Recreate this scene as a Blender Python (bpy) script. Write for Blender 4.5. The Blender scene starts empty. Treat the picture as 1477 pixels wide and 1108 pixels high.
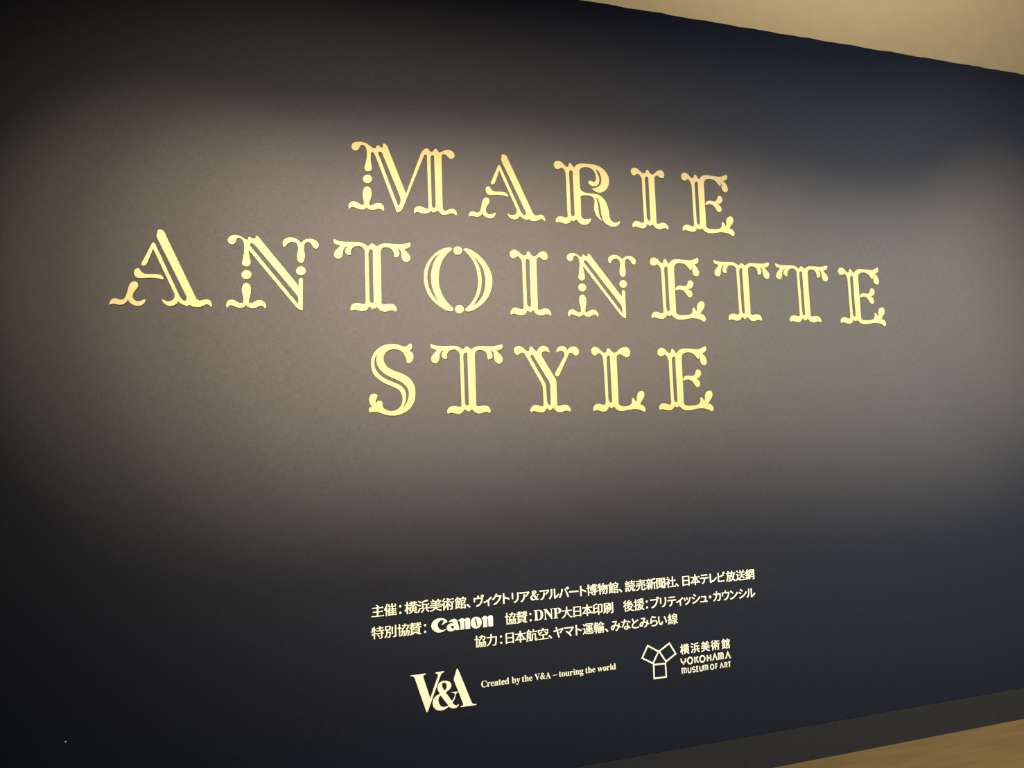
import bpy, bmesh, math, random
from mathutils import Matrix, Vector

C = bpy.context.scene.collection
PI = math.pi

# ------------------------------------------------------------------ camera
# wall plane: x to the right, z up, wall face at y = 0, viewer on the -y side
F_PX = 1080.0                 # focal length in pixels of the 1477 px wide frame
DIST = 3.13533                 # camera to wall distance (m)
CAM_H = 1.5
ROT = [[0.95025,0.03673,-0.30931],[-0.00467,0.99459,0.10379],[0.31145,-0.09718,0.94528]]                  # wall frame (right, down, into wall) -> camera frame (right, down, forward)
cam_data = bpy.data.cameras.new('camera')
cam_data.sensor_fit = 'HORIZONTAL'
cam_data.sensor_width = 36.0
cam_data.lens = F_PX * 36.0 / 1477.0
cam_data.clip_start = 0.05
cam = bpy.data.objects.new('camera', cam_data)
C.objects.link(cam)
def w2b(v):                  # wall frame (right, down, into) -> blender world
    return Vector((v[0], v[2], -v[1]))
right, down, fwd = (w2b(ROT[i]) for i in range(3))
m = Matrix((right, -down, -fwd)).transposed().to_4x4()
m.translation = Vector((0.0, -DIST, CAM_H))
cam.matrix_world = m
bpy.context.scene.camera = cam

# ------------------------------------------------------------------ world, exposure, lamps
EXPO = 4.0
sc = bpy.context.scene
sc.view_settings.view_transform = 'Standard'
sc.view_settings.look = 'None'
sc.view_settings.exposure = EXPO
sc.view_settings.gamma = 1.0
sc.view_settings.use_curve_mapping = False
K = 2.0 ** -EXPO
world = bpy.data.worlds.new('world')
sc.world = world
world.use_nodes = True
bg = world.node_tree.nodes['Background']
AMB = (0.083, 0.081, 0.104)
bg.inputs['Color'].default_value = (*AMB, 1)
bg.inputs['Strength'].default_value = K

WALL_ALB = (0.0145, 0.0148, 0.0215)
# ceiling spots washing the wall, plus one added wide fill: x, distance from wall, height, aim x, aim z, half cone, r, g, b
SPOTS = [
 (-1.394, 3.595, 3.902, -0.235, 2.178, 0.228, 1.212, 0.981, 0.654),
 (-1.006, 3.595, 3.902, 0.166, 2.150, 0.228, 1.618, 1.305, 0.995),
 (-0.618, 3.595, 3.902, 0.568, 2.164, 0.228, 1.736, 1.374, 1.050),
 (-0.229, 3.595, 3.902, 0.970, 2.189, 0.228, 1.628, 1.265, 0.914),
 (0.159, 3.595, 3.902, 1.372, 2.205, 0.228, 1.426, 1.103, 0.749),
 (0.548, 3.595, 3.902, 1.774, 2.200, 0.228, 1.231, 0.963, 0.633),
 (0.936, 3.595, 3.902, 2.176, 2.173, 0.228, 1.088, 0.875, 0.582),
 (1.324, 3.595, 3.902, 2.578, 2.133, 0.228, 1.006, 0.840, 0.589),
 (1.713, 3.595, 3.902, 2.980, 2.100, 0.228, 0.982, 0.849, 0.635),
 (2.101, 3.595, 3.902, 3.382, 2.103, 0.228, 1.006, 0.880, 0.682),
 (2.490, 3.595, 3.902, 3.784, 2.181, 0.228, 1.056, 0.893, 0.653),
 (2.878, 3.595, 3.902, 4.186, 2.384, 0.228, 1.098, 0.832, 0.479),
 (3.802, 3.999, 3.900, 3.224, 0.301, 0.860, 0.485, 0.634, 0.942),  # added wide cool fill for the lower right wall, no real fixture
 (-1.394, 3.595, 3.902, -0.235, 2.178, 0.388, 0.192, 0.167, 0.130),
 (-1.006, 3.595, 3.902, 0.166, 2.150, 0.388, 0.256, 0.222, 0.197),
 (-0.618, 3.595, 3.902, 0.568, 2.164, 0.388, 0.275, 0.234, 0.208),
 (-0.229, 3.595, 3.902, 0.970, 2.189, 0.388, 0.257, 0.216, 0.181),
 (0.159, 3.595, 3.902, 1.372, 2.205, 0.388, 0.226, 0.188, 0.148),
 (0.548, 3.595, 3.902, 1.774, 2.200, 0.388, 0.195, 0.164, 0.126),
 (0.936, 3.595, 3.902, 2.176, 2.173, 0.388, 0.172, 0.149, 0.115),
 (1.324, 3.595, 3.902, 2.578, 2.133, 0.388, 0.159, 0.143, 0.117),
 (1.713, 3.595, 3.902, 2.980, 2.100, 0.388, 0.155, 0.145, 0.126),
 (2.101, 3.595, 3.902, 3.382, 2.103, 0.388, 0.159, 0.150, 0.135),
 (2.490, 3.595, 3.902, 3.784, 2.181, 0.388, 0.167, 0.152, 0.129),
 (2.878, 3.595, 3.902, 4.186, 2.384, 0.388, 0.174, 0.142, 0.095),
]
for i, (px, py, pz, tu, tv, ha, r, g, b) in enumerate(SPOTS):
    ld = bpy.data.lights.new('spot_or_fill', 'SPOT')
    col = [v / a for v, a in zip((r, g, b), WALL_ALB)]
    mx = max(col)
    ld.color = [v / mx for v in col]
    ld.energy = mx * 4 * PI * PI * K
    ld.spot_size = 2 * ha
    ld.spot_blend = 1.0
    ld.shadow_soft_size = 0.03
    lo = bpy.data.objects.new('spot_or_fill', ld)
    C.objects.link(lo)
    lo.location = (px, -py, pz)
    lo.rotation_euler = (Vector((tu, 0, tv)) - Vector((px, -py, pz))).to_track_quat('-Z', 'Y').to_euler()
# added warm area light, unseen above the gap, to brighten the rear wall
ad = bpy.data.lights.new('rear_wall_fill', 'AREA')
ad.shape = 'RECTANGLE'; ad.size = 6.0; ad.size_y = 0.6
ad.color = (1.0, 0.90, 0.74); ad.energy = 440 * K
ao = bpy.data.objects.new('rear_wall_fill', ad)
C.objects.link(ao)
ao.location = (3.4, 0.4, 7.8)
ao.rotation_euler = (Vector((4.2, 1.6, 5.0)) - Vector(ao.location)).to_track_quat('-Z', 'Y').to_euler()

# ------------------------------------------------------------------ materials
def new_mat(name):
    mt = bpy.data.materials.new(name)
    mt.use_nodes = True
    nt = mt.node_tree
    return mt, nt, nt.nodes['Principled BSDF']

def noisy(name, col, amt, scale, rough, bump=0.0, metallic=0.0, spec=0.5, stretch=(1, 1, 1), detail=4):
    mt, nt, bs = new_mat(name)
    tc = nt.nodes.new('ShaderNodeTexCoord')
    mp = nt.nodes.new('ShaderNodeMapping')
    mp.inputs['Scale'].default_value = stretch
    nz = nt.nodes.new('ShaderNodeTexNoise')
    nz.inputs['Scale'].default_value = scale
    nz.inputs['Detail'].default_value = detail
    mr = nt.nodes.new('ShaderNodeMapRange')
    mr.inputs['From Min'].default_value = 0.3; mr.inputs['From Max'].default_value = 0.7
    mr.inputs['To Min'].default_value = 1 - amt; mr.inputs['To Max'].default_value = 1 + amt
    vm = nt.nodes.new('ShaderNodeVectorMath'); vm.operation = 'SCALE'
    vm.inputs[0].default_value = col
    nt.links.new(tc.outputs['Object'], mp.inputs['Vector'])
    nt.links.new(mp.outputs['Vector'], nz.inputs['Vector'])
    nt.links.new(nz.outputs['Fac'], mr.inputs['Value'])
    nt.links.new(mr.outputs['Result'], vm.inputs['Scale'])
    nt.links.new(vm.outputs['Vector'], bs.inputs['Base Color'])
    bs.inputs['Roughness'].default_value = rough
    bs.inputs['Metallic'].default_value = metallic
    bs.inputs['Specular IOR Level'].default_value = spec
    if bump:
        bp = nt.nodes.new('ShaderNodeBump')
        bp.inputs['Strength'].default_value = bump
        bp.inputs['Distance'].default_value = 0.002
        nt.links.new(nz.outputs['Fac'], bp.inputs['Height'])
        nt.links.new(bp.outputs['Normal'], bs.inputs['Normal'])
    return mt

def fabric(name, col):
    # matt navy wall cloth: fine weave in two directions
    mt, nt, bs = new_mat(name)
    tc = nt.nodes.new('ShaderNodeTexCoord')
    outs = []
    for st in ((420, 420, 30), (30, 420, 420)):
        mp = nt.nodes.new('ShaderNodeMapping'); mp.inputs['Scale'].default_value = st
        nz = nt.nodes.new('ShaderNodeTexNoise'); nz.inputs['Scale'].default_value = 1.0; nz.inputs['Detail'].default_value = 2
        nt.links.new(tc.outputs['Object'], mp.inputs['Vector'])
        nt.links.new(mp.outputs['Vector'], nz.inputs['Vector'])
        outs.append(nz.outputs['Fac'])
    ad_ = nt.nodes.new('ShaderNodeMath'); ad_.operation = 'ADD'
    nt.links.new(outs[0], ad_.inputs[0]); nt.links.new(outs[1], ad_.inputs[1])
    mr = nt.nodes.new('ShaderNodeMapRange')
    mr.inputs['From Min'].default_value = 0.6; mr.inputs['From Max'].default_value = 1.4
    mr.inputs['To Min'].default_value = 0.78; mr.inputs['To Max'].default_value = 1.22
    vm = nt.nodes.new('ShaderNodeVectorMath'); vm.operation = 'SCALE'; vm.inputs[0].default_value = col
    nt.links.new(ad_.outputs[0], mr.inputs['Value'])
    nt.links.new(mr.outputs['Result'], vm.inputs['Scale'])
    nt.links.new(vm.outputs['Vector'], bs.inputs['Base Color'])
    bs.inputs['Roughness'].default_value = 0.95
    bs.inputs['Specular IOR Level'].default_value = 0.0
    return mt

M_FABRIC = fabric('navy_wall_cloth', WALL_ALB)
M_UPPER = noisy('tan_plaster', (0.362, 0.29, 0.172), 0.03, 9, 0.9, 0.1, spec=0.1)
M_SKIRT = noisy('charcoal_skirting', (0.0255, 0.0205, 0.0190), 0.08, 40, 0.8, spec=0.1)
M_FLOOR = noisy('tan_floor', (0.178, 0.092, 0.031), 0.12, 3.0, 0.7, 0.1, spec=0.15, stretch=(1, 6, 1), detail=6)
M_GOLD = noisy('gold_foil', (0.088, 0.076, 0.048), 0.04, 6, 0.42, metallic=0.0, spec=0.06)
M_CREAM = noisy('cream_vinyl', (0.92, 0.78, 0.55), 0.02, 6, 0.6, spec=0.2)

# ------------------------------------------------------------------ mesh helpers
def link(name, me, mat, parent=None):
    o = bpy.data.objects.new(name, me)
    C.objects.link(o)
    if mat and not me.materials:
        me.materials.append(mat)
    if parent:
        o.parent = parent
    return o

def box(name, lo, hi, mat, parent=None):
    bm = bmesh.new()
    bmesh.ops.create_cube(bm, size=1)
    for v in bm.verts:
        v.co = Vector([l + (h - l) * (c + .5) for l, h, c in zip(lo, hi, v.co)])
    me = bpy.data.meshes.new(name); bm.to_mesh(me); bm.free()
    return link(name, me, mat, parent)

def smooth(ct, closed=True):
    """Catmull-Rom through traced points; a third value marks a corner."""
    n = len(ct); out = []
    P = [Vector((q[0], q[1])) for q in ct]
    K_ = [len(q) > 2 for q in ct]
    for i in range(n):
        j = (i + 1) % n
        a, b = P[i], P[j]
        d = (b - a).length
        if K_[i] and K_[j]:
            out.append(a); continue
        def tan(k, first):
            p, q = P[k - 1], P[(k + 1) % n]
            l0, l1 = (P[k] - p).length + 1e-6, (q - P[k]).length + 1e-6
            t = ((P[k] - p) / l0 * l1 + (q - P[k]) / l1 * l0) / (l0 + l1)
            return t * d
        ta = tan(i, True) if not K_[i] else None
        tb = tan(j, False) if not K_[j] else None
        if ta is None: ta = (b - a) * 1.5 - tb * .5
        if tb is None: tb = (b - a) * 1.5 - ta * .5
        st = 4 if d > 60 else 3
        for s in range(st):
            t = s / st
            t2, t3 = t * t, t * t * t
            out.append(a * (2 * t3 - 3 * t2 + 1) + ta * (t3 - 2 * t2 + t) + b * (-2 * t3 + 3 * t2) + tb * (t3 - t2))
    return out

def plate(contours, thick, bevel=0.0):
    """Flat cut-out: contours in metres (x right, y up) -> mesh standing on the wall, back at y=0, face at y=-thick."""
    cu = bpy.data.curves.new('cut', 'CURVE')
    cu.dimensions = '2D'; cu.fill_mode = 'BOTH'
    cu.extrude = thick / 2 - bevel
    cu.bevel_depth = bevel; cu.bevel_resolution = 1; cu.offset = -bevel
    for ct in contours:
        sp = cu.splines.new('POLY')
        sp.points.add(len(ct) - 1)
        for p, q in zip(sp.points, ct):
            p.co = (q[0], q[1], 0, 1)
        sp.use_cyclic_u = True
    o = bpy.data.objects.new('cut', cu)
    C.objects.link(o)
    dg = bpy.context.evaluated_depsgraph_get()
    me = bpy.data.meshes.new_from_object(o.evaluated_get(dg))
    bpy.data.objects.remove(o); bpy.data.curves.remove(cu)
    # curve (x, y, z) -> world (x, -z - thick/2, y): front faces the viewer
    me.transform(Matrix(((1, 0, 0, 0), (0, 0, -1, -thick / 2), (0, 1, 0, 0), (0, 0, 0, 1))))
    bm = bmesh.new(); bm.from_mesh(me)
    bmesh.ops.remove_doubles(bm, verts=bm.verts, dist=1e-6)
    bmesh.ops.recalc_face_normals(bm, faces=bm.faces)
    bm.to_mesh(me); bm.free()
    return me

def tag(o, label, cat, group=None):
    o['label'] = label; o['category'] = cat
    if group: o['group'] = group
    return o

def thing(name, label, cat, loc, group=None):
    o = bpy.data.objects.new(name, None)
    C.objects.link(o)
    o.location = loc; o.empty_display_size = 0.1
    return tag(o, label, cat, group)

def struct(o):
    o['kind'] = 'structure'
    return o

def pairs(flat, s):
    return [(flat[i] * s, flat[i + 1] * s) for i in range(0, len(flat), 2)]

def bbox(cs):
    xs = [p[0] for c in cs for p in c]; ys = [p[1] for c in cs for p in c]
    return min(xs), max(xs), min(ys), max(ys)

def move(cs, dx, dy, sx=1.0, sy=1.0):
    return [[(p[0] * sx + dx, p[1] * sy + dy) for p in c] for c in cs]

# ------------------------------------------------------------------ setting
Z_TOP, Z_BOT, _ = [3.69355,0.16278,0.0]
X0, X1 = -4.0, 9.0
# cloth-covered partition with a slightly wavy stapled top edge
random.seed(4)
bm = bmesh.new()
N = 260
top_f, bot_f, top_b, bot_b = [], [], [], []
for i in range(N + 1):
    x = X0 + (X1 - X0) * i / N
    wv = 0.0014 * math.sin(x * 21) + 0.0012 * math.sin(x * 47 + 1) + random.uniform(-.001, .001)
    wb = 0.0
    top_f.append(bm.verts.new((x, 0, Z_TOP + wv))); top_b.append(bm.verts.new((x, 0.08, Z_TOP + wv)))
    bot_f.append(bm.verts.new((x, 0, Z_BOT + wb))); bot_b.append(bm.verts.new((x, 0.08, Z_BOT + wb)))
for i in range(N):
    bm.faces.new((bot_f[i], bot_f[i + 1], top_f[i + 1], top_f[i]))
    bm.faces.new((top_f[i], top_f[i + 1], top_b[i + 1], top_b[i]))
    bm.faces.new((bot_b[i], bot_b[i + 1], bot_f[i + 1], bot_f[i]))
    bm.faces.new((bot_b[i + 1], bot_b[i], top_b[i], top_b[i + 1]))
bm.faces.new((bot_f[0], top_f[0], top_b[0], bot_b[0]))
bm.faces.new((bot_f[N], bot_b[N], top_b[N], top_f[N]))
me = bpy.data.meshes.new('wall_back'); bm.to_mesh(me); bm.free()
struct(link('wall_back', me, M_FABRIC))
struct(box('wall_rear', (X0 - 2, 1.60, 0.0), (X1 + 3, 1.75, 8.0), M_UPPER))
struct(box('baseboard_back', (X0, 0.003, 0.0), (X1, 0.08, Z_BOT), M_SKIRT))
struct(box('floor', (X0 - 2, -7.0, -0.06), (X1 + 3, 1.75, 0.0), M_FLOOR))

# ------------------------------------------------------------------ gold letters
THICK = 0.004
LETTERS = {
 "M":[["stroke",[[[163,2769],[200,2868],[283,2938],[430,2977],[607,2989],[783,2944],[944,2849],[1082,2763],[1165,2758],[1211,2812],[1242,2884],[1302,2899],[1376,2857],[1450,2820],[1502,2866],[1491,2946],[1543,3007],[1618,2990],[1683,2921],[1720,2837,1],[2462,812,1],[3166,2718,1],[3231,2825],[3326,2923],[3421,2971],[3489,2964],[3519,2916],[3573,2852],[3642,2833],[3714,2871],[3773,2957],[3836,2988],[3895,2959],[3934,2893],[3996,2841],[4091,2876],[4235,2953],[4394,2994],[4536,2976],[4645,2890],[4686,2772],[4654,2656],[4557,2593],[4446,2605],[4369,2678],[4293,2760],[4199,2783],[4128,2745],[4087,2636,1],[4075,430,1],[4090,290],[4140,199],[4218,188],[4346,260],[4473,301],[4599,284],[4675,204],[4709,80],[4692,22,1],[4648,35],[4592,78],[4467,92],[4308,31],[4150,1],[4026,18],[3935,90],[3859,185,1],[3796,128],[3655,80],[3599,89],[3549,164,1],[3453,57],[3313,1],[3129,4],[3007,42],[2931,52],[2853,7],[2807,-9,1],[2794,90],[2843,217],[2937,293],[3060,320],[3212,275],[3349,222],[3427,243],[3445,354,1],[3432,2575,1],[3397,2663],[3335,2664],[3271,2560,1],[2456,547,1],[2327,227],[2233,51],[2111,-19],[2026,-19,1],[2013,66],[1966,217,1],[1193,2366,1],[1116,2524],[1043,2585],[998,2534],[974,2361],[965,2206],[1002,1962],[1018,1871],[983,1760],[879,1698],[776,1701],[704,1781],[699,1873],[753,2063],[801,2315],[811,2532],[779,2715],[722,2817],[619,2854],[545,2816],[499,2718],[439,2620],[335,2573],[233,2594],[182,2663]],[[1338,2426,1],[1289,2540],[1311,2604],[1371,2623],[1445,2583],[1511,2458,1],[2173,743,1],[2218,622],[2215,467],[2179,341],[2126,260,1],[2045,424,1]],[[3589,2510,1],[3608,2623],[3669,2676],[3731,2666],[3759,2541,1],[3773,440,1],[3742,328],[3675,270,1],[3615,319],[3587,458,1]]]],["dot",[[[1009,1376],[1001,1326],[981,1279],[950,1237],[910,1203],[863,1180],[813,1170],[764,1172],[718,1187],[679,1214],[649,1251],[631,1296],[625,1344],[633,1394],[653,1442],[684,1484],[724,1518],[770,1541],[820,1551],[870,1549],[916,1534],[955,1507],[985,1470],[1003,1425]]]],["foot",[[[808,1028],[910,984],[969,835],[972,636],[921,449],[877,292],[887,202],[970,207],[1089,277],[1238,325],[1371,313],[1467,228],[1501,123],[1475,13],[1438,-10,1],[1395,54],[1277,82],[1114,28],[995,-5],[893,13],[805,58],[753,107,1],[702,42],[585,-9],[439,2],[266,60],[150,79],[86,53],[33,-11,1],[0,108],[37,231],[139,315],[270,324],[414,265],[559,193],[641,214],[649,322],[617,487],[602,669],[623,854],[704,983]]]]],
 "A":[["stroke",[[[1652,3014,1],[1726,3030],[1826,3013],[1901,2917],[1952,2798,1],[3010,430,1],[3081,307],[3195,255],[3309,294],[3416,317],[3525,293],[3602,197],[3630,73],[3615,14,1],[3577,29],[3526,89],[3424,109],[3310,55],[3183,-4],[3032,-8],[2893,24],[2805,69],[2730,11,1],[2655,45],[2505,110],[2400,189,1],[2318,82],[2182,12],[2059,14],[1922,79],[1848,173],[1805,281,1],[1897,234],[2008,199],[2131,214],[2230,280],[2274,406],[2253,521,1],[1494,2255,1],[1295,1688,1],[1223,1581],[1150,1566],[1089,1610],[1088,1679],[1136,1763,1],[1447,2469,1],[1501,2513],[1563,2461,1],[2440,439,1],[2503,330],[2591,245],[2666,239],[2704,309],[2665,474,1],[1623,2715,1],[1610,2783],[1628,2896]]]],["crossbar",[[[826,1284],[837,1366],[897,1437],[981,1460],[1038,1416],[1092,1322],[1190,1258],[1361,1246],[1606,1256],[1741,1240],[1840,1175],[1868,1107],[1853,1038,1],[1779,1063],[1607,1097],[1362,1101],[1119,1077],[973,1077],[876,1136]]]],["foot",[[[854,936],[951,893],[983,799],[953,676],[870,564],[811,440],[801,317],[862,211],[959,168],[1067,182],[1176,234],[1256,264,1],[1237,168],[1177,65],[1057,-9],[913,-18],[780,32],[683,124],[634,223,1],[587,121],[504,46],[385,7],[242,22],[112,34],[-6,-7,1],[5,90],[62,199],[145,250],[216,258],[311,221],[430,211],[513,267],[571,405],[617,569],[663,760],[734,885]]]]],
 "N":[["stroke",[[[-3,2750],[31,2858],[128,2949],[272,2980],[416,2966],[548,2905],[680,2826],[746,2812],[773,2860],[784,2918],[826,2932],[892,2901],[972,2871],[1039,2875],[1066,2926],[1055,2980],[1092,2994],[1172,2941],[1239,2858,1],[2725,977,1],[2727,1210,1],[2747,1283],[2802,1315],[2865,1294],[2892,1216,1],[2872,-22,1],[2777,-5],[2668,50],[2587,134,1],[780,2406,1],[803,2206],[845,1979],[863,1865],[810,1748],[704,1701],[599,1733],[533,1836],[560,1965],[600,2196],[621,2455],[608,2655],[561,2782],[482,2855],[390,2867],[330,2817],[293,2695],[232,2612],[141,2589],[49,2630]],[[839,2605],[879,2670],[958,2651],[1064,2565],[1184,2413,1],[2605,655,1],[2686,513],[2704,383],[2697,215,1],[2575,365,1],[852,2554,1]]]],["finial",[[[2835,2793,1],[2913,2885],[3039,2960],[3178,2989],[3331,2968],[3470,2887],[3539,2773],[3529,2668],[3453,2591],[3369,2595],[3300,2671],[3218,2799],[3107,2846],[3023,2818],[2967,2741],[2952,2623],[2951,2461],[2977,2316],[2967,2154],[2933,2021],[2822,1948],[2726,1996],[2672,2125],[2665,2286],[2702,2448],[2712,2610],[2677,2725],[2595,2794],[2472,2811],[2348,2775],[2265,2688],[2196,2591,1],[2129,2622],[2102,2738],[2130,2856],[2226,2949],[2377,3002],[2528,2996],[2665,2945],[2775,2863]]]],["dot",[[[3009,1623],[3002,1575],[2982,1529],[2951,1489],[2911,1458],[2864,1437],[2814,1429],[2765,1433],[2718,1450],[2679,1477],[2649,1515],[2630,1559],[2624,1607],[2631,1655],[2650,1701],[2681,1741],[2721,1773],[2768,1793],[2818,1802],[2868,1798],[2914,1781],[2954,1753],[2984,1716],[3003,1672]]]],["dot",[[[894,1378],[887,1329],[867,1282],[837,1242],[797,1211],[750,1190],[700,1182],[651,1186],[604,1203],[565,1231],[534,1269],[515,1313],[509,1362],[516,1411],[535,1457],[565,1497],[605,1528],[651,1549],[701,1558],[751,1554],[797,1537],[837,1509],[868,1471],[887,1426]]]],["foot",[[[690,1036],[795,992],[860,852],[868,682],[833,467],[798,296],[819,212],[898,214],[1017,289],[1163,341],[1296,326],[1402,243],[1449,131],[1433,31],[1387,7,1],[1348,79],[1255,117],[1135,65],[977,4],[845,15],[740,68],[688,123,1],[635,60],[504,5],[348,23],[192,87],[88,100],[23,48],[-10,-9,1],[-54,32],[-62,144],[-15,258],[101,326],[218,321],[361,241],[478,196],[570,219],[588,318],[570,487],[531,656],[537,854],[598,993]]]]],
 "T":[["body",[[[-2,3036,1],[117,2978],[316,2947],[603,2945],[920,2957],[1122,2944],[1267,2885],[1388,2793,1],[1470,2857],[1574,2933],[1691,2878],[1798,2799,1],[1897,2890],[2060,2950],[2268,2965],[2565,2957],[2805,2961],[3016,3003],[3193,3053,1],[3221,2968],[3179,2858],[3072,2800],[2936,2784,1],[3009,2681],[3141,2550],[3204,2400],[3165,2260],[3058,2188],[2938,2212],[2856,2306],[2824,2457],[2812,2594],[2769,2699],[2636,2768,1],[2709,2665],[2736,2544],[2688,2426],[2598,2379],[2508,2387,1],[2497,2563],[2440,2682],[2323,2767],[2175,2795],[2042,2767],[1960,2687],[1934,2519,1],[1928,457,1],[1938,344],[2007,310],[2155,330],[2302,343],[2464,299],[2550,191],[2562,56],[2525,7,1],[2458,47],[2326,65],[2178,16],[2030,-3],[1885,44],[1736,198,1],[1668,146],[1531,94],[1494,132],[1408,210,1],[1348,113],[1246,21],[1101,-6],[929,28],[787,54],[672,9,1],[635,50],[640,153],[704,273],[820,329],[963,339],[1135,309],[1245,312],[1273,408,1],[1265,2470,1],[1248,2634],[1177,2736],[1062,2790],[917,2788],[786,2730],[707,2621],[686,2411,1],[594,2376],[509,2417],[458,2504],[468,2609],[571,2749,1],[456,2712],[383,2604],[352,2453],[321,2318],[234,2209],[135,2199],[22,2258],[-11,2375],[25,2496],[126,2620],[251,2761,1],[143,2794],[30,2839],[-20,2940]],[[1411,2462,1],[1437,2599],[1511,2669],[1575,2661],[1605,2532,1],[1602,492,1],[1586,387],[1527,341,1],[1469,384],[1422,516,1]]]]],
 "O":[["crescent",[[[1276,2865],[1240,2926],[1131,2936],[974,2902],[754,2807],[502,2623],[248,2332],[71,1985],[0,1614],[21,1247],[119,914],[294,615],[532,377],[774,216],[987,114],[1141,94],[1241,121],[1268,183],[1224,259],[1088,393],[908,603],[762,875],[663,1210],[644,1517],[681,1858],[767,2171],[899,2441],[1060,2651],[1237,2816]],[[750,2667,1],[558,2425],[411,2124],[331,1781],[316,1443],[354,1137],[438,864],[569,593],[724,407,1],[508,606],[331,845],[201,1132],[143,1497],[174,1836],[289,2149],[482,2452]]]],["crescent",[[[1805,2877],[1838,2923],[1918,2937],[2076,2907],[2326,2779],[2607,2556],[2853,2252],[3019,1927],[3082,1614],[3073,1362],[2988,1044],[2832,725],[2567,436],[2273,226],[2049,127],[1891,101],[1813,136],[1799,191],[1864,261],[2027,421],[2226,706],[2363,1023],[2422,1337],[2422,1619],[2379,1963],[2263,2303],[2096,2562],[1913,2773]],[[2163,2660,1],[2377,2387],[2525,2048],[2585,1720],[2584,1406],[2524,1059],[2385,711],[2151,356,1],[2428,572],[2629,860],[2736,1192],[2770,1508],[2736,1821],[2625,2147],[2426,2421]]]],["dot",[[[1740,2827],[1732,2778],[1711,2731],[1678,2691],[1636,2659],[1587,2637],[1536,2628],[1484,2632],[1437,2649],[1397,2676],[1367,2714],[1348,2758],[1343,2806],[1351,2855],[1372,2902],[1405,2942],[1447,2974],[1495,2996],[1547,3005],[1598,3001],[1646,2985],[1686,2957],[1716,2920],[1735,2875]]]],["dot",[[[1730,196],[1722,146],[1701,99],[1669,59],[1628,27],[1581,7],[1530,-1],[1480,4],[1434,22],[1395,52],[1366,90],[1348,136],[1343,185],[1351,235],[1371,281],[1403,322],[1444,353],[1492,374],[1542,382],[1592,377],[1638,359],[1678,330],[1707,291],[1725,245]]]]],
 "R":[["body",[[[19,2748],[49,2868],[140,2951],[262,2972],[400,2934],[535,2811],[653,2721],[731,2728],[769,2799],[773,2883],[838,2923],[907,2879],[979,2767],[1041,2732],[1134,2831],[1262,2911],[1477,2954],[1799,2959],[2122,2943],[2406,2859],[2650,2675],[2783,2447],[2824,2194],[2765,1967],[2638,1769],[2450,1635],[2267,1587],[2089,1624],[1968,1699],[1874,1760,1],[2062,1802],[2247,1891],[2377,2031],[2423,2212],[2384,2447],[2299,2618],[2146,2727,1],[2243,2504],[2312,2305],[2303,2134],[2234,1982],[2103,1886],[1923,1882],[1784,1956],[1727,2036],[1756,2106],[1865,2149],[1953,2122],[2042,2095],[2126,2187],[2143,2308],[2116,2493],[2017,2655],[1861,2760],[1665,2787],[1467,2749],[1349,2664],[1294,2490,1],[1293,1748,1],[1342,1650],[1479,1567],[1691,1526],[1940,1521],[2226,1489],[2435,1362],[2604,1137],[2698,872],[2738,604],[2772,369],[2863,240],[3005,181],[3152,207],[3284,274,1],[3239,128],[3105,18],[2922,-21],[2706,10],[2513,116],[2381,343],[2327,610],[2285,979],[2204,1216],[2086,1350,1],[2150,1138],[2193,938],[2201,669],[2255,402],[2374,208,1],[2235,300],[2082,458],[1987,687],[1974,922],[2010,1128],[1991,1261],[1896,1356],[1720,1403],[1506,1400],[1309,1345,1],[1281,438,1],[1328,307],[1449,255],[1627,267],[1789,304,1],[1758,185],[1652,61],[1488,-23],[1294,-12],[1140,78],[1032,228,1],[969,167],[851,116],[810,140],[761,203,1],[738,102],[629,-5],[453,-32],[247,11],[145,37],[39,-9,1],[0,38],[19,154],[104,266],[227,307],[399,285],[537,261],[602,309],[607,426,1],[603,2263,1],[587,2429],[523,2575],[422,2650],[316,2614],[226,2559],[105,2582]],[[770,2378,1],[790,2497],[863,2561],[933,2543],[961,2394,1],[967,483,1],[945,398],[872,327,1],[805,389],[765,503,1]]]]],
 "I":[["body",[[[5,2798],[49,2912],[151,2978],[267,2988],[397,2930],[541,2809],[656,2750],[756,2765],[819,2839],[829,2904],[897,2940],[962,2895],[1041,2786],[1156,2727],[1276,2781],[1434,2919],[1572,2988],[1724,2966],[1804,2857],[1815,2711],[1760,2610],[1657,2583],[1556,2617],[1475,2694],[1374,2689],[1286,2604],[1263,2473,1],[1243,416,1],[1254,289],[1337,259],[1474,320],[1626,337],[1775,287],[1871,161],[1876,49],[1830,0,1],[1765,62],[1648,75],[1477,13],[1292,9],[1145,79],[1035,235,1],[966,179],[874,135],[816,166],[735,227,1],[681,115],[578,17],[412,-12],[217,33],[87,68],[-30,-4,1],[-60,64],[-22,207],[63,304],[196,339],[358,296],[506,269],[574,318],[578,429,1],[579,2345,1],[562,2488],[484,2613],[371,2694],[287,2652],[168,2582],[55,2640]],[[742,2417,1],[764,2546],[833,2598],[908,2569],[937,2442,1],[930,503,1],[910,423],[867,367,1],[777,435],[732,545,1]]]]],
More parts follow.
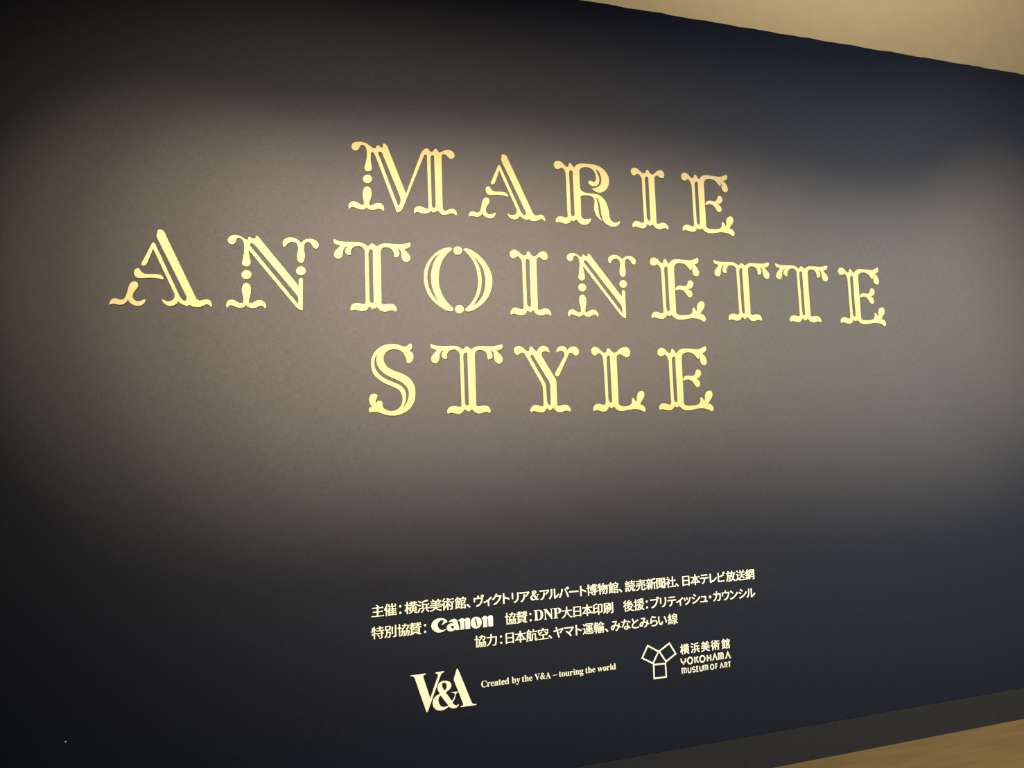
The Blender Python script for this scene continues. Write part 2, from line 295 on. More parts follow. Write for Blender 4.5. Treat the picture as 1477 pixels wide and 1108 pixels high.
 "E":[["stem",[[[40,2782],[84,2894],[189,2967],[321,2967],[466,2888],[590,2757],[682,2727],[754,2782],[776,2886],[847,2934],[912,2886],[987,2759],[1054,2727],[1164,2843],[1322,2929],[1611,2954],[1995,2938],[2305,2942],[2505,3021],[2666,3088,1],[2707,2996],[2669,2855],[2546,2769],[2454,2730,1],[2557,2641],[2662,2471],[2690,2316],[2622,2181],[2484,2151],[2372,2216],[2336,2371],[2336,2544],[2288,2698,1],[2298,2560],[2263,2444],[2177,2485],[2070,2619],[1904,2732],[1695,2775],[1482,2740],[1353,2638],[1311,2464,1],[1290,412,1],[1301,293],[1410,211],[1657,200],[1926,216],[2123,279],[2208,401],[2211,556],[2279,592],[2352,525],[2401,389,1],[2465,477],[2478,666],[2568,841],[2709,914],[2843,884],[2892,747],[2841,573],[2713,415],[2625,275,1],[2760,261],[2870,160],[2911,24],[2854,-70],[2774,-100,1],[2644,-17],[2415,47],[2146,58],[1836,16],[1566,-24],[1338,-12],[1173,69],[1030,201,1],[970,149],[912,131],[838,146],[778,212,1],[722,92],[585,5],[415,-9],[213,30],[103,61],[-5,2,1],[-45,74],[-7,210],[100,306],[250,327],[415,288],[564,264],[605,326],[612,428,1],[610,2297,1],[582,2449],[503,2582],[395,2656],[298,2597],[184,2568],[75,2621]],[[771,2338,1],[801,2510],[892,2572],[954,2534],[970,2381,1],[961,471,1],[929,385],[871,360,1],[806,416],[769,533,1]]]],["middle_arm",[[[1326,1419,1],[1356,1522],[1445,1611],[1601,1651],[1791,1631],[1927,1646],[2010,1735],[2058,1875],[2179,1942],[2309,1868],[2331,1730],[2251,1589],[2130,1516],[2032,1488,1],[2145,1447],[2233,1330],[2230,1175],[2120,1085],[2007,1123],[1901,1267],[1794,1384],[1664,1448],[1512,1460],[1414,1418]]]]],
 "S":[["body",[[[1774,3040,1],[1853,3002],[1875,2907],[1833,2787],[1758,2741,1],[1860,2653],[1922,2504],[1898,2355],[1820,2235],[1715,2184],[1641,2214],[1629,2309],[1574,2487],[1459,2664],[1299,2758],[1108,2786],[917,2754],[754,2643],[663,2480],[659,2304],[729,2127],[871,1980],[1074,1869],[1307,1789],[1540,1685],[1744,1537],[1888,1329],[1965,1092],[1965,826],[1898,531],[1744,283],[1504,96],[1238,-2],[975,-26],[715,7],[485,90],[285,145],[41,120,1],[0,207],[25,308],[140,364,1],[48,496],[14,655],[54,800],[156,895],[271,900],[362,841],[354,724],[288,609],[305,449,1],[327,550],[409,607],[524,592],[566,547],[564,402],[648,270],[805,189],[979,169],[1155,218],[1304,333],[1396,508],[1415,713],[1375,890],[1261,1052],[1088,1156],[856,1260],[598,1388],[369,1555],[214,1745],[141,1979],[137,2242],[200,2507],[348,2728],[555,2892],[775,2978],[1039,3005],[1274,2984],[1450,2917],[1583,2904],[1688,2950]],[[389,2581,1],[350,2361],[367,2185],[450,1980],[606,1804],[835,1642],[1096,1524],[1357,1396],[1545,1242],[1659,1064],[1690,858],[1649,652],[1557,462],[1435,308,1],[1529,536],[1563,741],[1553,947],[1469,1125],[1295,1273],[1063,1377],[774,1495],[545,1642],[375,1833],[278,2038],[267,2243],[305,2419]]]]],
 "Y":[["stem",[[[0,2786],[37,2902],[138,2971],[285,2979],[430,2906],[557,2791],[654,2751],[722,2792],[736,2896],[795,2960],[876,2920],[987,2804],[1085,2771],[1156,2875],[1277,2978],[1412,3005],[1560,2959],[1646,2849],[1693,2706,1],[1640,2715],[1535,2759],[1417,2751],[1314,2687],[1300,2577],[1354,2451,1],[1884,1569,1],[1945,1426],[1956,1300,1],[1948,389,1],[1967,294],[2061,277],[2197,323],[2333,337],[2499,271],[2579,176],[2590,50],[2548,9,1],[2455,52],[2320,54],[2114,-15],[1948,13],[1834,93],[1756,204,1],[1686,142],[1567,88],[1519,129],[1448,192,1],[1384,84],[1281,8],[1115,-5],[920,45],[789,63],[704,2,1],[664,49],[678,157],[765,280],[883,340],[1030,323],[1193,268],[1277,288],[1298,397,1],[1300,1053,1],[1283,1194],[1223,1335,1],[546,2540,1],[453,2664],[356,2695],[255,2632],[139,2584],[37,2645]],[[774,2463,1],[761,2541],[812,2589],[894,2558],[956,2458,1],[1592,1412,1],[1632,1317],[1649,1192,1],[1648,408,1],[1628,346],[1587,306,1],[1513,379],[1468,489,1],[1447,1146,1],[1429,1271],[1390,1359,1]]]],["arm",[[[2037,2700,1],[2036,2821],[2109,2933],[2237,2998],[2390,3000],[2506,2921],[2551,2794,1],[2642,2906],[2782,2982],[2954,2983],[3088,2895],[3126,2767],[3092,2638],[2969,2579],[2867,2611],[2769,2700],[2683,2705],[2612,2634],[2555,2522,1],[2145,1742,1],[2073,1641],[1971,1622],[1917,1695],[1946,1805,1],[2384,2505,1],[2413,2617],[2377,2728],[2278,2785],[2149,2774]]]]],
 "L":[["body",[[[44,2805],[84,2918],[192,2978],[332,2963],[484,2857],[636,2729],[741,2714],[815,2779],[839,2887],[912,2937],[980,2885],[1081,2775],[1220,2718],[1348,2778],[1517,2917],[1719,2991],[1915,2960],[2016,2823],[2018,2675],[1946,2560],[1818,2519],[1677,2574],[1538,2648],[1412,2647],[1330,2572],[1301,2441,1],[1295,414,1],[1324,301],[1437,225],[1614,210],[1813,246],[1962,341],[1998,470],[1994,584],[2056,600],[2134,517],[2180,387,1],[2241,500],[2270,679],[2353,857],[2502,928],[2626,871],[2642,724],[2571,562],[2452,400],[2409,286,1],[2534,252],[2637,153],[2674,38],[2625,-42],[2570,-58,1],[2429,16],[2198,72],[1946,66],[1693,28],[1442,-7],[1266,22],[1146,101],[1047,224,1],[992,177],[901,136],[850,169],[783,228,1],[742,116],[631,6],[472,-17],[283,37],[146,61],[31,-4,1],[0,64],[20,191],[106,301],[247,347],[403,329],[559,295],[631,342],[648,454,1],[634,2356,1],[606,2502],[525,2631],[405,2695],[315,2645],[189,2580],[88,2644]],[[794,2389,1],[820,2535],[893,2585],[952,2553],[972,2406,1],[975,514,1],[963,434],[914,370,1],[831,452],[785,581,1]]]]]}
PLACE = [["M",0,0.3332],["A",0,0.8586],["R",0,1.2745],["I",0,1.6745],["E",0,1.9465],["A",1,-0.5663],["N",1,-0.145],["T",1,0.2714],["O",1,0.6492],["I",1,1.0437],["N",1,1.3215],["E",1,1.7487],["T",1,2.1079],["T",1,2.4704],["E",1,2.8563],["S",2,0.4027],["T",2,0.6723],["Y",2,1.0474],["L",2,1.4182],["E",2,1.7617]]
ROWV = [2.57205,2.13247,1.69364]
LAB = {
 (0, 0): 'gold ornate letter M, large, first letter of the top row',
 (0, 1): 'gold ornate letter A in the top row, between the M and the R',
 (0, 2): 'gold ornate letter R in the top row, right of the A',
 (0, 3): 'gold ornate letter I in the top row, right after the R',
 (0, 4): 'gold ornate letter E ending the top row',
 (1, 0): 'gold ornate letter A starting the long middle row, leftmost letter on the wall',
 (1, 1): 'gold ornate letter N, second in the middle row, beside the leftmost A',
 (1, 2): 'gold ornate letter T in the middle row, just left of the O',
 (1, 3): 'gold ornate letter O made of two crescents and two dots',
 (1, 4): 'gold ornate letter I in the middle row, just right of the O',
 (1, 5): 'gold ornate letter N in the middle row, between the I and an E',
 (1, 6): 'gold ornate letter E in the middle row, between the N and the pair of Ts',
 (1, 7): 'gold ornate letter T in the middle row, first of the neighbouring pair of Ts',
 (1, 8): 'gold ornate letter T in the middle row, second of the pair, beside the last E',
 (1, 9): 'gold ornate letter E ending the middle row, rightmost letter on the wall',
 (2, 0): 'gold ornate letter S starting the bottom row of large letters',
 (2, 1): 'gold ornate letter T in the bottom row, between the S and the Y',
 (2, 2): 'gold ornate letter Y with a separate thin right arm, bottom row',
 (2, 3): 'gold ornate letter L in the bottom row, between the Y and the E',
 (2, 4): 'gold ornate letter E ending the bottom row',
}
cache = {}
def letter_meshes(ch):
    if ch not in cache:
        cache[ch] = [(nm, plate([[(p.x * 1e-4, p.y * 1e-4) for p in smooth(ct)] for ct in cs], THICK, 0.0006))
                     for nm, cs in LETTERS[ch]]
        for _, me in cache[ch]:
            me.materials.append(M_GOLD)
    return cache[ch]
count = {}
for ch, row, u in PLACE:
    k = count.get(row, 0); count[row] = k + 1
    loc = (u, 0.0, ROWV[row])
    ms = letter_meshes(ch)
    if len(ms) == 1:
        o = link('letter', ms[0][1], None)
        o.location = loc
        tag(o, LAB[(row, k)], 'letter', 'gold letters of the three-row title')
    else:
        t = thing('letter', LAB[(row, k)], 'letter', loc, 'gold letters of the three-row title')
        for nm, me in ms:
            link(nm, me, None, t)

# ------------------------------------------------------------------ small cream lettering
VT = 0.0005
FONT = {
 "、":[[131,-32,102,1,47,56,24,77,23,86,25,91,54,117,64,116,106,80,140,46,174,6,174,-4,166,-12,146,-29,139,-32]],
 "い":[[169,-7,144,-2,124,13,113,24,93,54,76,104,63,181,62,211,60,221,60,311,55,346,59,352,114,352,120,349,115,316,115,229,117,219,118,186,125,139,136,99,153,66,169,51,179,49,186,51,201,68,212,86,224,116,233,144,236,147,246,147,251,145,279,111,277,99,254,49,244,31,230,14,209,-1,201,-4,186,-7],[416,68,413,71,410,79,405,124,392,179,374,231,349,284,326,319,326,323,329,325,364,337,376,337,381,334,412,284,427,251,447,194,462,129,467,94,466,84,429,68]],
 "と":[[251,-17,199,-12,159,-2,124,18,101,49,93,91,96,116,106,144,128,176,149,197,176,219,176,221,151,271,108,369,111,377,146,392,161,391,203,291,216,266,226,252,334,308,376,334,394,334,414,301,414,297,411,295,269,219,198,174,175,151,161,131,153,114,150,94,156,71,173,51,199,38,234,30,314,30,376,38,409,45,424,45,427,39,426,-3,391,-10,349,-13,341,-15]],
 "な":[[234,-27,194,-17,178,-6,169,3,158,19,153,46,158,74,169,90,179,100,191,109,216,119,256,125,274,125,284,123,301,124,302,134,300,146,300,189,298,199,298,241,304,245,346,245,350,239,353,121,356,109,406,84,436,64,455,49,457,41,436,9,424,8,376,44,359,54,356,54,355,31,352,19,344,3,327,-14,301,-24,281,-27],[243,16,259,15,276,18,284,23,296,35,300,41,304,64,301,79,286,84,264,87,234,82,215,69,208,51,212,34,216,29,231,18],[74,71,48,84,41,89,41,94,92,169,132,246,142,271,136,275,46,275,43,279,41,316,46,317,64,317,79,315,136,315,156,318,160,321,165,341,172,379,174,399,181,402,209,402,229,400,232,396,232,391,218,334,218,326,244,331,274,340,289,340,292,334,292,301,289,298,276,293,216,282,201,277,187,239,164,189,122,111,94,71],[434,228,394,257,326,294,323,299,323,304,341,329,359,330,366,327,436,289,470,266,472,261,472,256,454,231,449,228]],
 "み":[[264,-32,236,-9,233,-1,239,4,279,26,311,53,334,81,349,106,359,131,359,136,356,139,314,159,256,177,239,180,234,179,207,119,172,51,151,30,134,21,121,18,91,18,66,23,50,36,36,54,28,89,35,126,41,139,59,167,90,194,101,199,139,214,194,224,199,231,241,326,240,329,236,330,209,330,199,328,161,327,151,325,109,323,105,326,105,344,105,366,109,370,129,368,179,368,191,370,231,370,239,372,256,373,276,377,291,377,297,376,314,362,317,356,317,349,301,326,284,292,258,236,254,224,256,220,311,209,369,189,372,191,375,204,376,263,386,265,411,262,429,260,432,256,427,196,423,166,428,159,479,126,479,114,464,79,459,78,446,78,417,101,409,105,406,104,392,71,377,46,345,11,319,-9,281,-32],[100,64,106,63,114,68,125,79,137,96,169,164,173,174,171,177,154,174,126,162,101,141,96,134,86,116,80,94,84,78]],
 "ら":[[156,-20,153,-16,143,14,144,24,196,25,209,23,236,23,291,31,326,46,339,53,364,79,369,89,375,114,375,126,372,139,364,152,341,172,309,182,271,182,229,172,196,157,169,137,148,116,135,96,131,93,116,93,84,101,83,114,92,166,100,224,100,241,105,271,105,296,108,306,111,310,159,305,162,301,162,286,148,194,149,180,169,192,206,209,256,222,301,225,344,220,384,204,411,180,427,154,432,129,432,106,422,61,391,23,349,-2,336,-7,271,-20],[336,313,219,335,154,350,150,354,150,359,158,389,164,395,174,395,219,383,304,365,364,357,367,354,367,346,359,314,354,313]],
 "ア":[[116,-19,86,5,83,11,86,15,126,36,164,66,192,104,207,146,215,194,214,273,221,275,271,274,272,269,272,199,262,131,239,71,205,29,195,19,136,-19],[319,181,293,201,288,206,288,211,321,235,344,256,367,281,384,303,389,311,389,317,101,317,86,315,59,315,55,321,56,363,61,365,86,365,129,360,396,360,436,365,449,364,470,344,472,336,444,293,407,246,361,200,336,181]],
 "ィ":[[231,-42,228,-36,228,-9,230,4,229,145,224,146,184,126,129,103,89,90,76,90,71,93,53,129,56,132,136,158,219,198,269,231,294,250,316,270,349,305,354,307,369,307,395,281,396,273,359,235,290,184,285,176,285,-14,287,-24,287,-39,281,-42]],
 "ウ":[[179,-19,151,10,148,16,149,21,206,38,254,61,291,88,315,111,334,136,357,181,374,239,380,274,374,277,121,277,118,271,119,159,114,158,64,158,60,164,62,186,62,301,60,316,66,320,214,320,217,326,216,401,221,402,274,402,277,396,275,379,275,326,277,321,391,320,406,322,424,322,444,309,447,304,437,249,422,189,409,156,389,116,364,80,332,49,296,23,274,11,244,-4,199,-19]],
 "カ":[[81,-14,53,9,48,14,49,18,82,41,102,59,127,86,152,121,174,169,187,209,195,254,194,258,189,260,59,260,55,266,55,301,57,306,69,307,81,305,119,305,129,303,196,303,200,306,202,316,201,393,206,395,256,395,262,391,258,349,258,309,259,304,361,303,376,305,409,305,434,292,435,281,433,271,427,161,415,64,402,21,389,4,371,-7,349,-10,261,-7,254,-3,248,34,249,39,271,40,281,38,329,35,344,41,352,51,362,86,370,131,370,151,375,189,375,229,377,239,377,256,374,260,259,260,251,256,237,181,217,124,184,66,145,21,104,-12,99,-15]],
 "ク":[[129,-24,98,4,95,9,96,13,144,31,189,53,232,81,265,109,296,143,334,199,352,234,369,284,368,289,364,290,219,289,175,236,155,216,94,169,74,168,53,184,44,192,45,199,87,229,109,248,152,294,184,339,204,376,214,402,219,405,234,405,274,391,273,381,246,334,249,330,371,330,394,335,409,335,441,316,442,306,422,251,412,226,387,176,361,135,330,96,281,50,239,21,186,-7,151,-22,141,-25]],
 "シ":[[94,-17,90,-14,71,19,68,24,69,29,139,46,174,58,205,71,241,91,285,119,321,148,357,181,391,220,423,266,439,267,444,264,462,234,462,221,435,184,369,115,319,76,264,41,239,28,204,13,154,-4,104,-17],[154,168,49,234,49,245,66,271,84,272,91,269,166,224,191,207,192,201,189,196,172,171,166,168],[226,278,121,348,121,354,141,384,159,385,166,382,226,344,262,319,265,314,264,308,244,279]],
 "ッ":[[174,-39,143,-9,141,-2,169,8,211,28,264,65,302,104,322,131,344,174,362,224,371,272,376,275,391,275,429,261,429,254,414,201,402,166,374,111,350,76,324,48,294,20,251,-9,191,-39],[129,135,123,141,83,244,83,249,86,253,116,265,131,265,135,261,177,154,174,146,161,141,144,135],[239,165,235,169,222,211,198,274,201,279,209,282,231,289,244,290,249,289,252,284,279,211,287,184,284,176,256,166]],
 "テ":[[144,-24,113,-1,111,1,111,6,151,28,164,38,195,69,207,86,217,106,225,131,232,176,232,199,229,202,224,202,94,202,81,200,44,200,40,206,40,241,42,246,434,245,456,247,464,246,465,206,461,200,434,200,419,202,292,201,285,139,279,114,272,89,257,59,229,23,195,-6,166,-24],[104,325,100,329,100,346,100,369,104,372,129,372,141,370,366,370,379,372,401,372,406,372,410,369,410,331,406,325,369,327,126,327]],
 "ト":[[161,-17,158,-14,158,-9,160,9,160,364,158,386,164,390,216,390,220,384,220,361,218,349,218,261,219,256,311,224,369,202,426,175,430,171,430,166,414,127,401,125,324,162,254,189,224,199,219,199,218,191,218,29,220,14,220,-14,214,-17]],
 "バ":[[64,-4,29,11,26,14,26,19,69,86,97,141,112,179,129,234,139,274,150,334,154,337,171,337,206,330,210,324,184,219,157,134,127,69,87,1,79,-5],[406,-5,403,-1,389,49,344,176,304,269,276,324,276,329,279,332,309,342,331,341,364,276,419,146,462,21,462,14,459,8,421,-4],[391,308,387,311,350,376,354,383,376,392,389,392,394,387,419,346,430,324,426,317,409,308],[446,328,405,396,409,403,431,412,441,412,447,409,464,384,487,344,486,339,464,328]],
 "ビ":[[179,-12,144,-7,116,3,98,21,93,34,88,61,87,359,85,374,89,377,106,377,141,377,147,374,145,359,145,236,146,231,151,230,201,243,291,273,321,286,361,307,370,309,352,344,330,379,334,384,356,394,371,394,387,371,412,326,411,321,406,318,391,311,380,309,381,301,394,271,394,263,369,251,296,223,148,179,145,171,145,66,148,54,159,43,179,36,204,33,284,33,291,35,319,35,364,40,396,47,414,47,417,41,417,1,414,-2,404,-5,359,-8,351,-10,319,-10,309,-12],[429,330,425,334,385,399,389,404,414,415,424,415,428,411,452,376,467,346,464,340,446,331]],
 "ブ":[[136,-19,105,14,104,21,154,38,199,58,245,89,275,116,297,141,317,171,332,201,349,246,357,276,360,296,359,299,354,300,61,300,58,306,59,346,64,347,86,347,101,345,371,345,374,347,374,351,343,404,348,409,369,417,386,416,397,401,424,354,424,349,414,341,414,339,429,329,430,321,404,226,389,186,367,141,345,109,309,70,285,49,249,23,201,-2,154,-19],[449,348,408,414,408,419,411,422,434,430,446,430,452,426,489,366,489,361,481,356,461,348]],
 "マ":[[311,-24,265,31,206,92,161,132,114,170,108,179,111,184,136,204,156,204,186,182,236,140,244,138,274,163,317,206,369,270,382,291,382,296,81,297,69,295,49,295,45,301,45,339,47,344,66,345,109,340,391,340,436,345,442,344,470,321,471,313,456,294,429,253,390,204,320,131,282,99,342,34,362,9,362,4,359,0,334,-19,324,-25]],
 "ヤ":[[231,-25,228,-21,219,19,159,236,156,237,144,235,54,215,39,215,33,224,25,254,27,261,36,264,86,270,144,282,145,286,144,294,127,356,118,379,118,386,121,390,161,400,174,400,177,396,198,311,203,296,206,293,386,328,421,337,439,337,456,325,465,316,462,306,447,279,421,240,367,171,342,144,336,140,324,141,294,156,286,161,286,166,314,193,337,219,376,268,381,279,371,280,344,275,231,252,219,248,218,244,221,231,256,104,290,-9,286,-15,244,-25]],
 "ュ":[[71,3,68,6,68,24,68,44,71,47,111,47,124,45,286,45,290,49,295,74,312,199,311,208,306,210,171,210,156,208,119,208,115,214,115,249,117,254,316,253,341,255,374,241,375,229,348,49,354,45,391,45,404,47,433,46,435,26,433,4]],
 "リ":[[206,-22,178,9,175,14,177,16,224,33,249,46,276,65,304,96,314,111,324,136,332,171,335,199,334,381,339,382,391,382,395,379,395,374,395,251,393,239,392,189,387,149,377,109,359,73,342,51,317,26,296,11,246,-14,224,-22],[106,133,103,139,105,159,105,359,103,374,109,377,159,377,162,371,162,136,156,133]],
 "ル":[[64,-14,31,7,28,14,33,21,62,49,87,81,104,116,112,136,120,171,125,219,125,251,127,266,127,349,125,371,131,375,181,375,185,371,185,364,183,351,182,269,180,256,180,216,175,161,167,121,144,66,121,30,81,-12,76,-15],[281,-14,265,-1,255,11,257,39,257,351,255,371,259,377,309,377,313,376,315,371,316,64,319,63,334,71,384,108,425,149,444,172,459,172,464,169,482,144,482,136,450,96,419,68,382,39,346,16,311,-3,296,-14]],
 "レ":[[131,-9,106,11,103,16,107,36,107,349,105,369,109,375,161,375,166,373,167,369,165,341,166,53,174,53,211,66,266,91,329,128,381,170,424,214,436,215,441,212,459,184,460,176,456,170,409,123,369,91,316,58,244,23,151,-9]],
 "ン":[[91,-12,71,16,63,29,64,34,121,46,169,61,199,73,269,111,309,140,357,186,399,239,428,286,434,290,446,289,469,249,469,244,444,204,407,156,346,98,294,61,221,23,159,1,104,-12],[201,231,159,270,79,333,80,341,106,369,121,369,140,356,196,312,246,267,247,261,245,256,221,233,216,230]],
 "ヴ":[[169,-27,140,6,139,14,149,19,191,31,226,46,249,58,280,81,302,104,322,129,342,166,359,216,367,251,369,267,366,270,361,270,111,270,108,264,106,154,101,153,54,153,50,159,52,189,52,279,50,289,50,311,54,315,59,315,76,315,86,313,204,313,207,319,207,366,205,379,206,396,211,397,264,397,267,391,265,379,265,319,267,314,371,313,396,317,411,317,432,304,437,296,425,236,412,186,397,146,382,116,351,73,324,45,279,13,234,-9,184,-27],[381,325,377,329,357,366,338,394,339,398,341,400,364,410,376,410,382,406,407,369,420,341,418,336,396,326],[441,340,437,344,398,409,398,414,401,416,419,424,436,425,441,422,469,379,479,359,479,354,476,351,454,341]],
 "・":[[239,133,216,141,201,155,193,181,193,199,201,224,215,239,241,247,259,247,284,239,299,225,307,199,307,181,299,156,284,141,259,133]],
 "ー":[[46,165,43,169,42,186,43,216,46,220,71,218,429,218,446,220,451,220,455,216,455,171,451,165,399,167,86,167,71,165]],
 "主":[[24,-20,20,-16,20,-6,20,6,24,10,216,10,221,11,222,16,222,134,221,139,74,140,69,142,68,149,68,166,71,170,221,171,222,179,221,283,214,285,49,285,45,291,45,311,47,316,263,319,264,324,260,329,231,357,186,396,195,406,211,415,224,415,235,409,271,380,310,344,313,339,312,336,296,324,296,321,299,318,406,318,438,341,444,341,460,316,460,289,456,285,286,285,279,283,278,179,279,171,386,170,421,195,426,191,439,171,440,149,439,142,434,140,279,139,278,131,278,14,284,10,434,10,469,35,473,31,487,11,487,-14,486,-19]],
 "催":[[76,-37,73,-31,72,211,71,214,69,214,44,179,34,178,27,181,13,206,11,214,47,269,72,319,108,414,124,415,151,407,155,404,144,371,123,316,124,141,129,143,137,151,157,179,179,219,201,274,206,277,221,277,247,269,235,231,235,226,239,223,316,224,317,231,301,269,304,272,324,277,341,277,346,274,359,251,370,226,374,223,429,223,461,247,466,246,471,240,482,221,482,201,481,196,369,195,365,191,365,174,365,156,369,153,416,153,422,154,451,177,456,176,472,154,471,129,466,128,369,127,365,121,365,91,365,86,369,83,419,83,454,107,458,104,472,84,472,64,466,60,369,60,365,54,365,19,367,14,371,13,439,13,474,37,478,34,492,14,492,-9,491,-14,234,-15,228,-19,227,-34,224,-37,181,-37,178,-31,176,124,174,124,156,106,146,105,139,108,129,124,124,127,122,-34,116,-37],[229,14,311,14,312,19,311,58,304,60,229,59,228,39,228,19],[229,84,311,84,312,89,311,126,304,127,229,126,228,106],[229,154,309,153,312,159,312,191,306,195,231,195,228,189,228,159],[179,290,175,294,175,311,175,389,179,395,216,395,221,393,223,321,226,318,231,318,289,318,294,319,295,411,299,417,341,417,346,416,348,324,351,318,411,319,412,324,414,393,419,395,459,395,465,391,465,296,461,290]],
 "別":[[36,-37,14,-14,44,21,67,66,85,134,92,186,93,211,95,221,95,231,91,235,46,235,40,239,41,393,49,395,251,394,252,386,251,237,246,235,149,234,145,229,145,206,143,196,143,181,146,178,254,176,255,131,253,121,250,56,245,16,237,-11,232,-19,222,-29,206,-35,164,-37,124,-33,118,-14,119,-8,144,-8,154,-10,174,-10,186,-4,194,16,200,51,203,109,205,119,204,146,199,147,141,147,136,141,130,106,119,69,102,26,79,-10,55,-34,49,-37],[339,-37,333,-29,326,-9,327,-6,364,-4,394,19,399,19,409,7,412,11,413,404,419,407,461,407,465,404,465,399,465,16,462,-9,452,-24,439,-32,429,-34,409,-37],[294,85,290,91,290,354,296,357,336,357,340,351,340,89,334,85],[92,266,201,266,202,274,201,363,194,365,92,364,90,344,90,271]],
 "刷":[[169,-37,165,-31,165,174,161,180,136,180,133,176,131,19,114,18,94,18,89,19,86,80,83,76,69,16,51,-24,46,-27,34,-27,10,-6,27,39,34,69,42,124,43,149,45,159,45,386,51,390,291,390,295,384,295,266,289,263,214,261,213,256,213,214,213,209,216,205,291,205,297,201,297,61,294,41,285,29,269,23,221,20,214,29,211,-36,206,-37],[354,-37,351,-34,343,-9,344,-4,409,-2,415,4,415,404,421,407,464,407,467,404,467,399,467,1,464,-9,457,-21,446,-29,439,-32,396,-37],[214,49,244,48,250,51,250,174,246,180,219,180,213,176,213,56],[319,90,315,96,315,361,321,365,364,365,367,359,367,94,361,90],[97,206,163,206,165,214,164,261,156,262,97,261,95,241,95,211],[97,294,241,293,245,299,245,356,239,360,99,360,95,354,95,299]],
 "力":[[49,-39,26,-15,26,-11,85,34,100,49,139,96,169,154,179,184,187,211,195,269,194,273,189,275,39,275,35,281,35,301,37,306,196,309,197,314,198,414,204,417,244,417,251,416,252,411,253,314,254,309,454,307,459,306,460,279,455,231,455,199,453,191,447,109,440,56,429,11,417,-11,406,-22,386,-32,364,-35,314,-35,304,-33,281,-32,278,-29,271,-4,274,0,279,0,351,-2,366,5,374,19,385,51,395,116,400,194,402,201,403,231,405,241,404,273,396,275,256,275,251,274,248,269,242,214,224,149,189,79,137,16,64,-39]],
 "協":[[79,-37,75,-31,75,251,69,255,16,255,13,259,13,279,16,285,69,285,74,287,75,414,81,417,119,417,123,416,125,411,125,289,131,285,181,285,185,281,185,261,181,255,131,255,125,251,125,-34,119,-37],[151,-37,134,-16,154,5,167,26,179,59,187,91,192,124,189,130,147,131,145,151,149,155,189,155,194,157,195,184,199,206,239,207,244,206,245,191,243,181,243,161,246,155,356,155,360,159,360,199,364,206,401,207,406,207,410,204,410,189,408,179,409,156,476,155,481,153,482,144,480,131,480,84,478,74,475,16,469,-11,464,-22,454,-32,436,-37,389,-37,384,-36,381,-26,378,-14,379,-11,391,-10,409,-12,416,-11,422,-6,427,14,430,59,432,66,433,111,435,126,431,130,411,130,406,129,403,124,394,74,387,49,377,26,354,-12,331,-35,326,-37,314,-37,301,-23,296,-20,284,-32,266,-37,218,-36,215,-31,213,-19,214,-14,246,-12,253,-4,257,11,262,51,265,124,261,130,246,130,241,129,238,124,235,96,224,54,204,9,190,-14,169,-35,164,-37],[302,-4,306,-3,312,1,332,31,339,49,352,94,357,126,354,130,316,130,310,126,307,44],[191,216,178,236,211,253,237,271,252,286,267,306,277,331,276,336,271,337,194,338,190,344,192,361,284,363,287,366,294,416,314,418,336,417,341,416,342,404,338,371,338,366,341,363,459,361,460,341,457,314,449,266,439,241,429,231,411,225,344,225,339,227,333,246,334,251,346,252,356,250,384,250,391,254,397,261,405,291,410,331,409,336,404,337,336,337,328,334,317,306,301,280,271,250,246,233,221,221,206,215]],
 "博":[[79,-37,75,-31,75,251,69,255,16,255,13,259,13,264,13,281,16,285,69,285,75,289,76,416,81,417,119,417,125,414,125,291,127,286,131,285,186,285,188,301,191,305,293,306,295,311,295,331,291,337,164,338,160,341,160,356,161,361,166,362,291,363,295,369,295,414,299,417,339,417,344,416,345,369,349,363,409,363,414,365,413,369,407,374,365,399,370,409,379,415,396,414,441,392,459,379,464,380,471,387,476,386,492,361,492,341,489,338,351,337,345,334,345,309,349,305,454,305,459,303,460,144,456,140,414,139,413,134,413,114,419,110,444,111,476,135,484,127,495,109,495,86,491,83,419,82,414,81,412,-9,405,-24,394,-32,359,-37,311,-37,306,-34,300,-14,301,-11,356,-10,362,-4,362,74,361,81,151,83,148,86,148,104,149,109,154,110,359,110,362,114,364,146,369,147,411,149,412,154,411,171,406,172,349,172,345,169,343,144,304,143,299,143,295,146,295,169,291,172,239,172,235,169,233,141,191,140,188,146,186,255,131,255,127,254,125,249,125,-34,119,-37],[264,-4,244,20,208,54,206,59,219,69,226,72,244,71,262,56,302,16,301,11,286,-2,279,-5],[237,194,293,194,295,199,294,226,286,227,237,226,235,211],[347,194,409,193,412,196,412,224,406,227,349,227,345,221,345,199],[237,249,293,249,295,254,294,281,286,282,237,281,235,266],[347,249,409,248,412,251,412,279,406,282,349,282,345,276,345,254]],
 "印":[[264,-37,260,-34,260,-29,260,379,266,382,461,382,465,376,465,86,462,69,457,59,450,51,439,46,409,40,356,40,351,41,349,45,340,71,341,74,404,75,409,78,412,86,412,346,406,350,314,349,313,341,312,-34,306,-37],[41,23,38,26,26,54,41,74,45,91,45,356,54,362,106,376,164,396,201,427,208,429,225,404,227,381,223,374,206,372,166,358,104,342,99,338,98,244,104,240,186,240,221,265,226,261,239,241,240,214,234,210,99,209,98,204,98,81,99,77,104,76,176,93,183,96,194,107,221,127,226,124,239,104,240,74,236,70,216,69,104,39,59,23]],
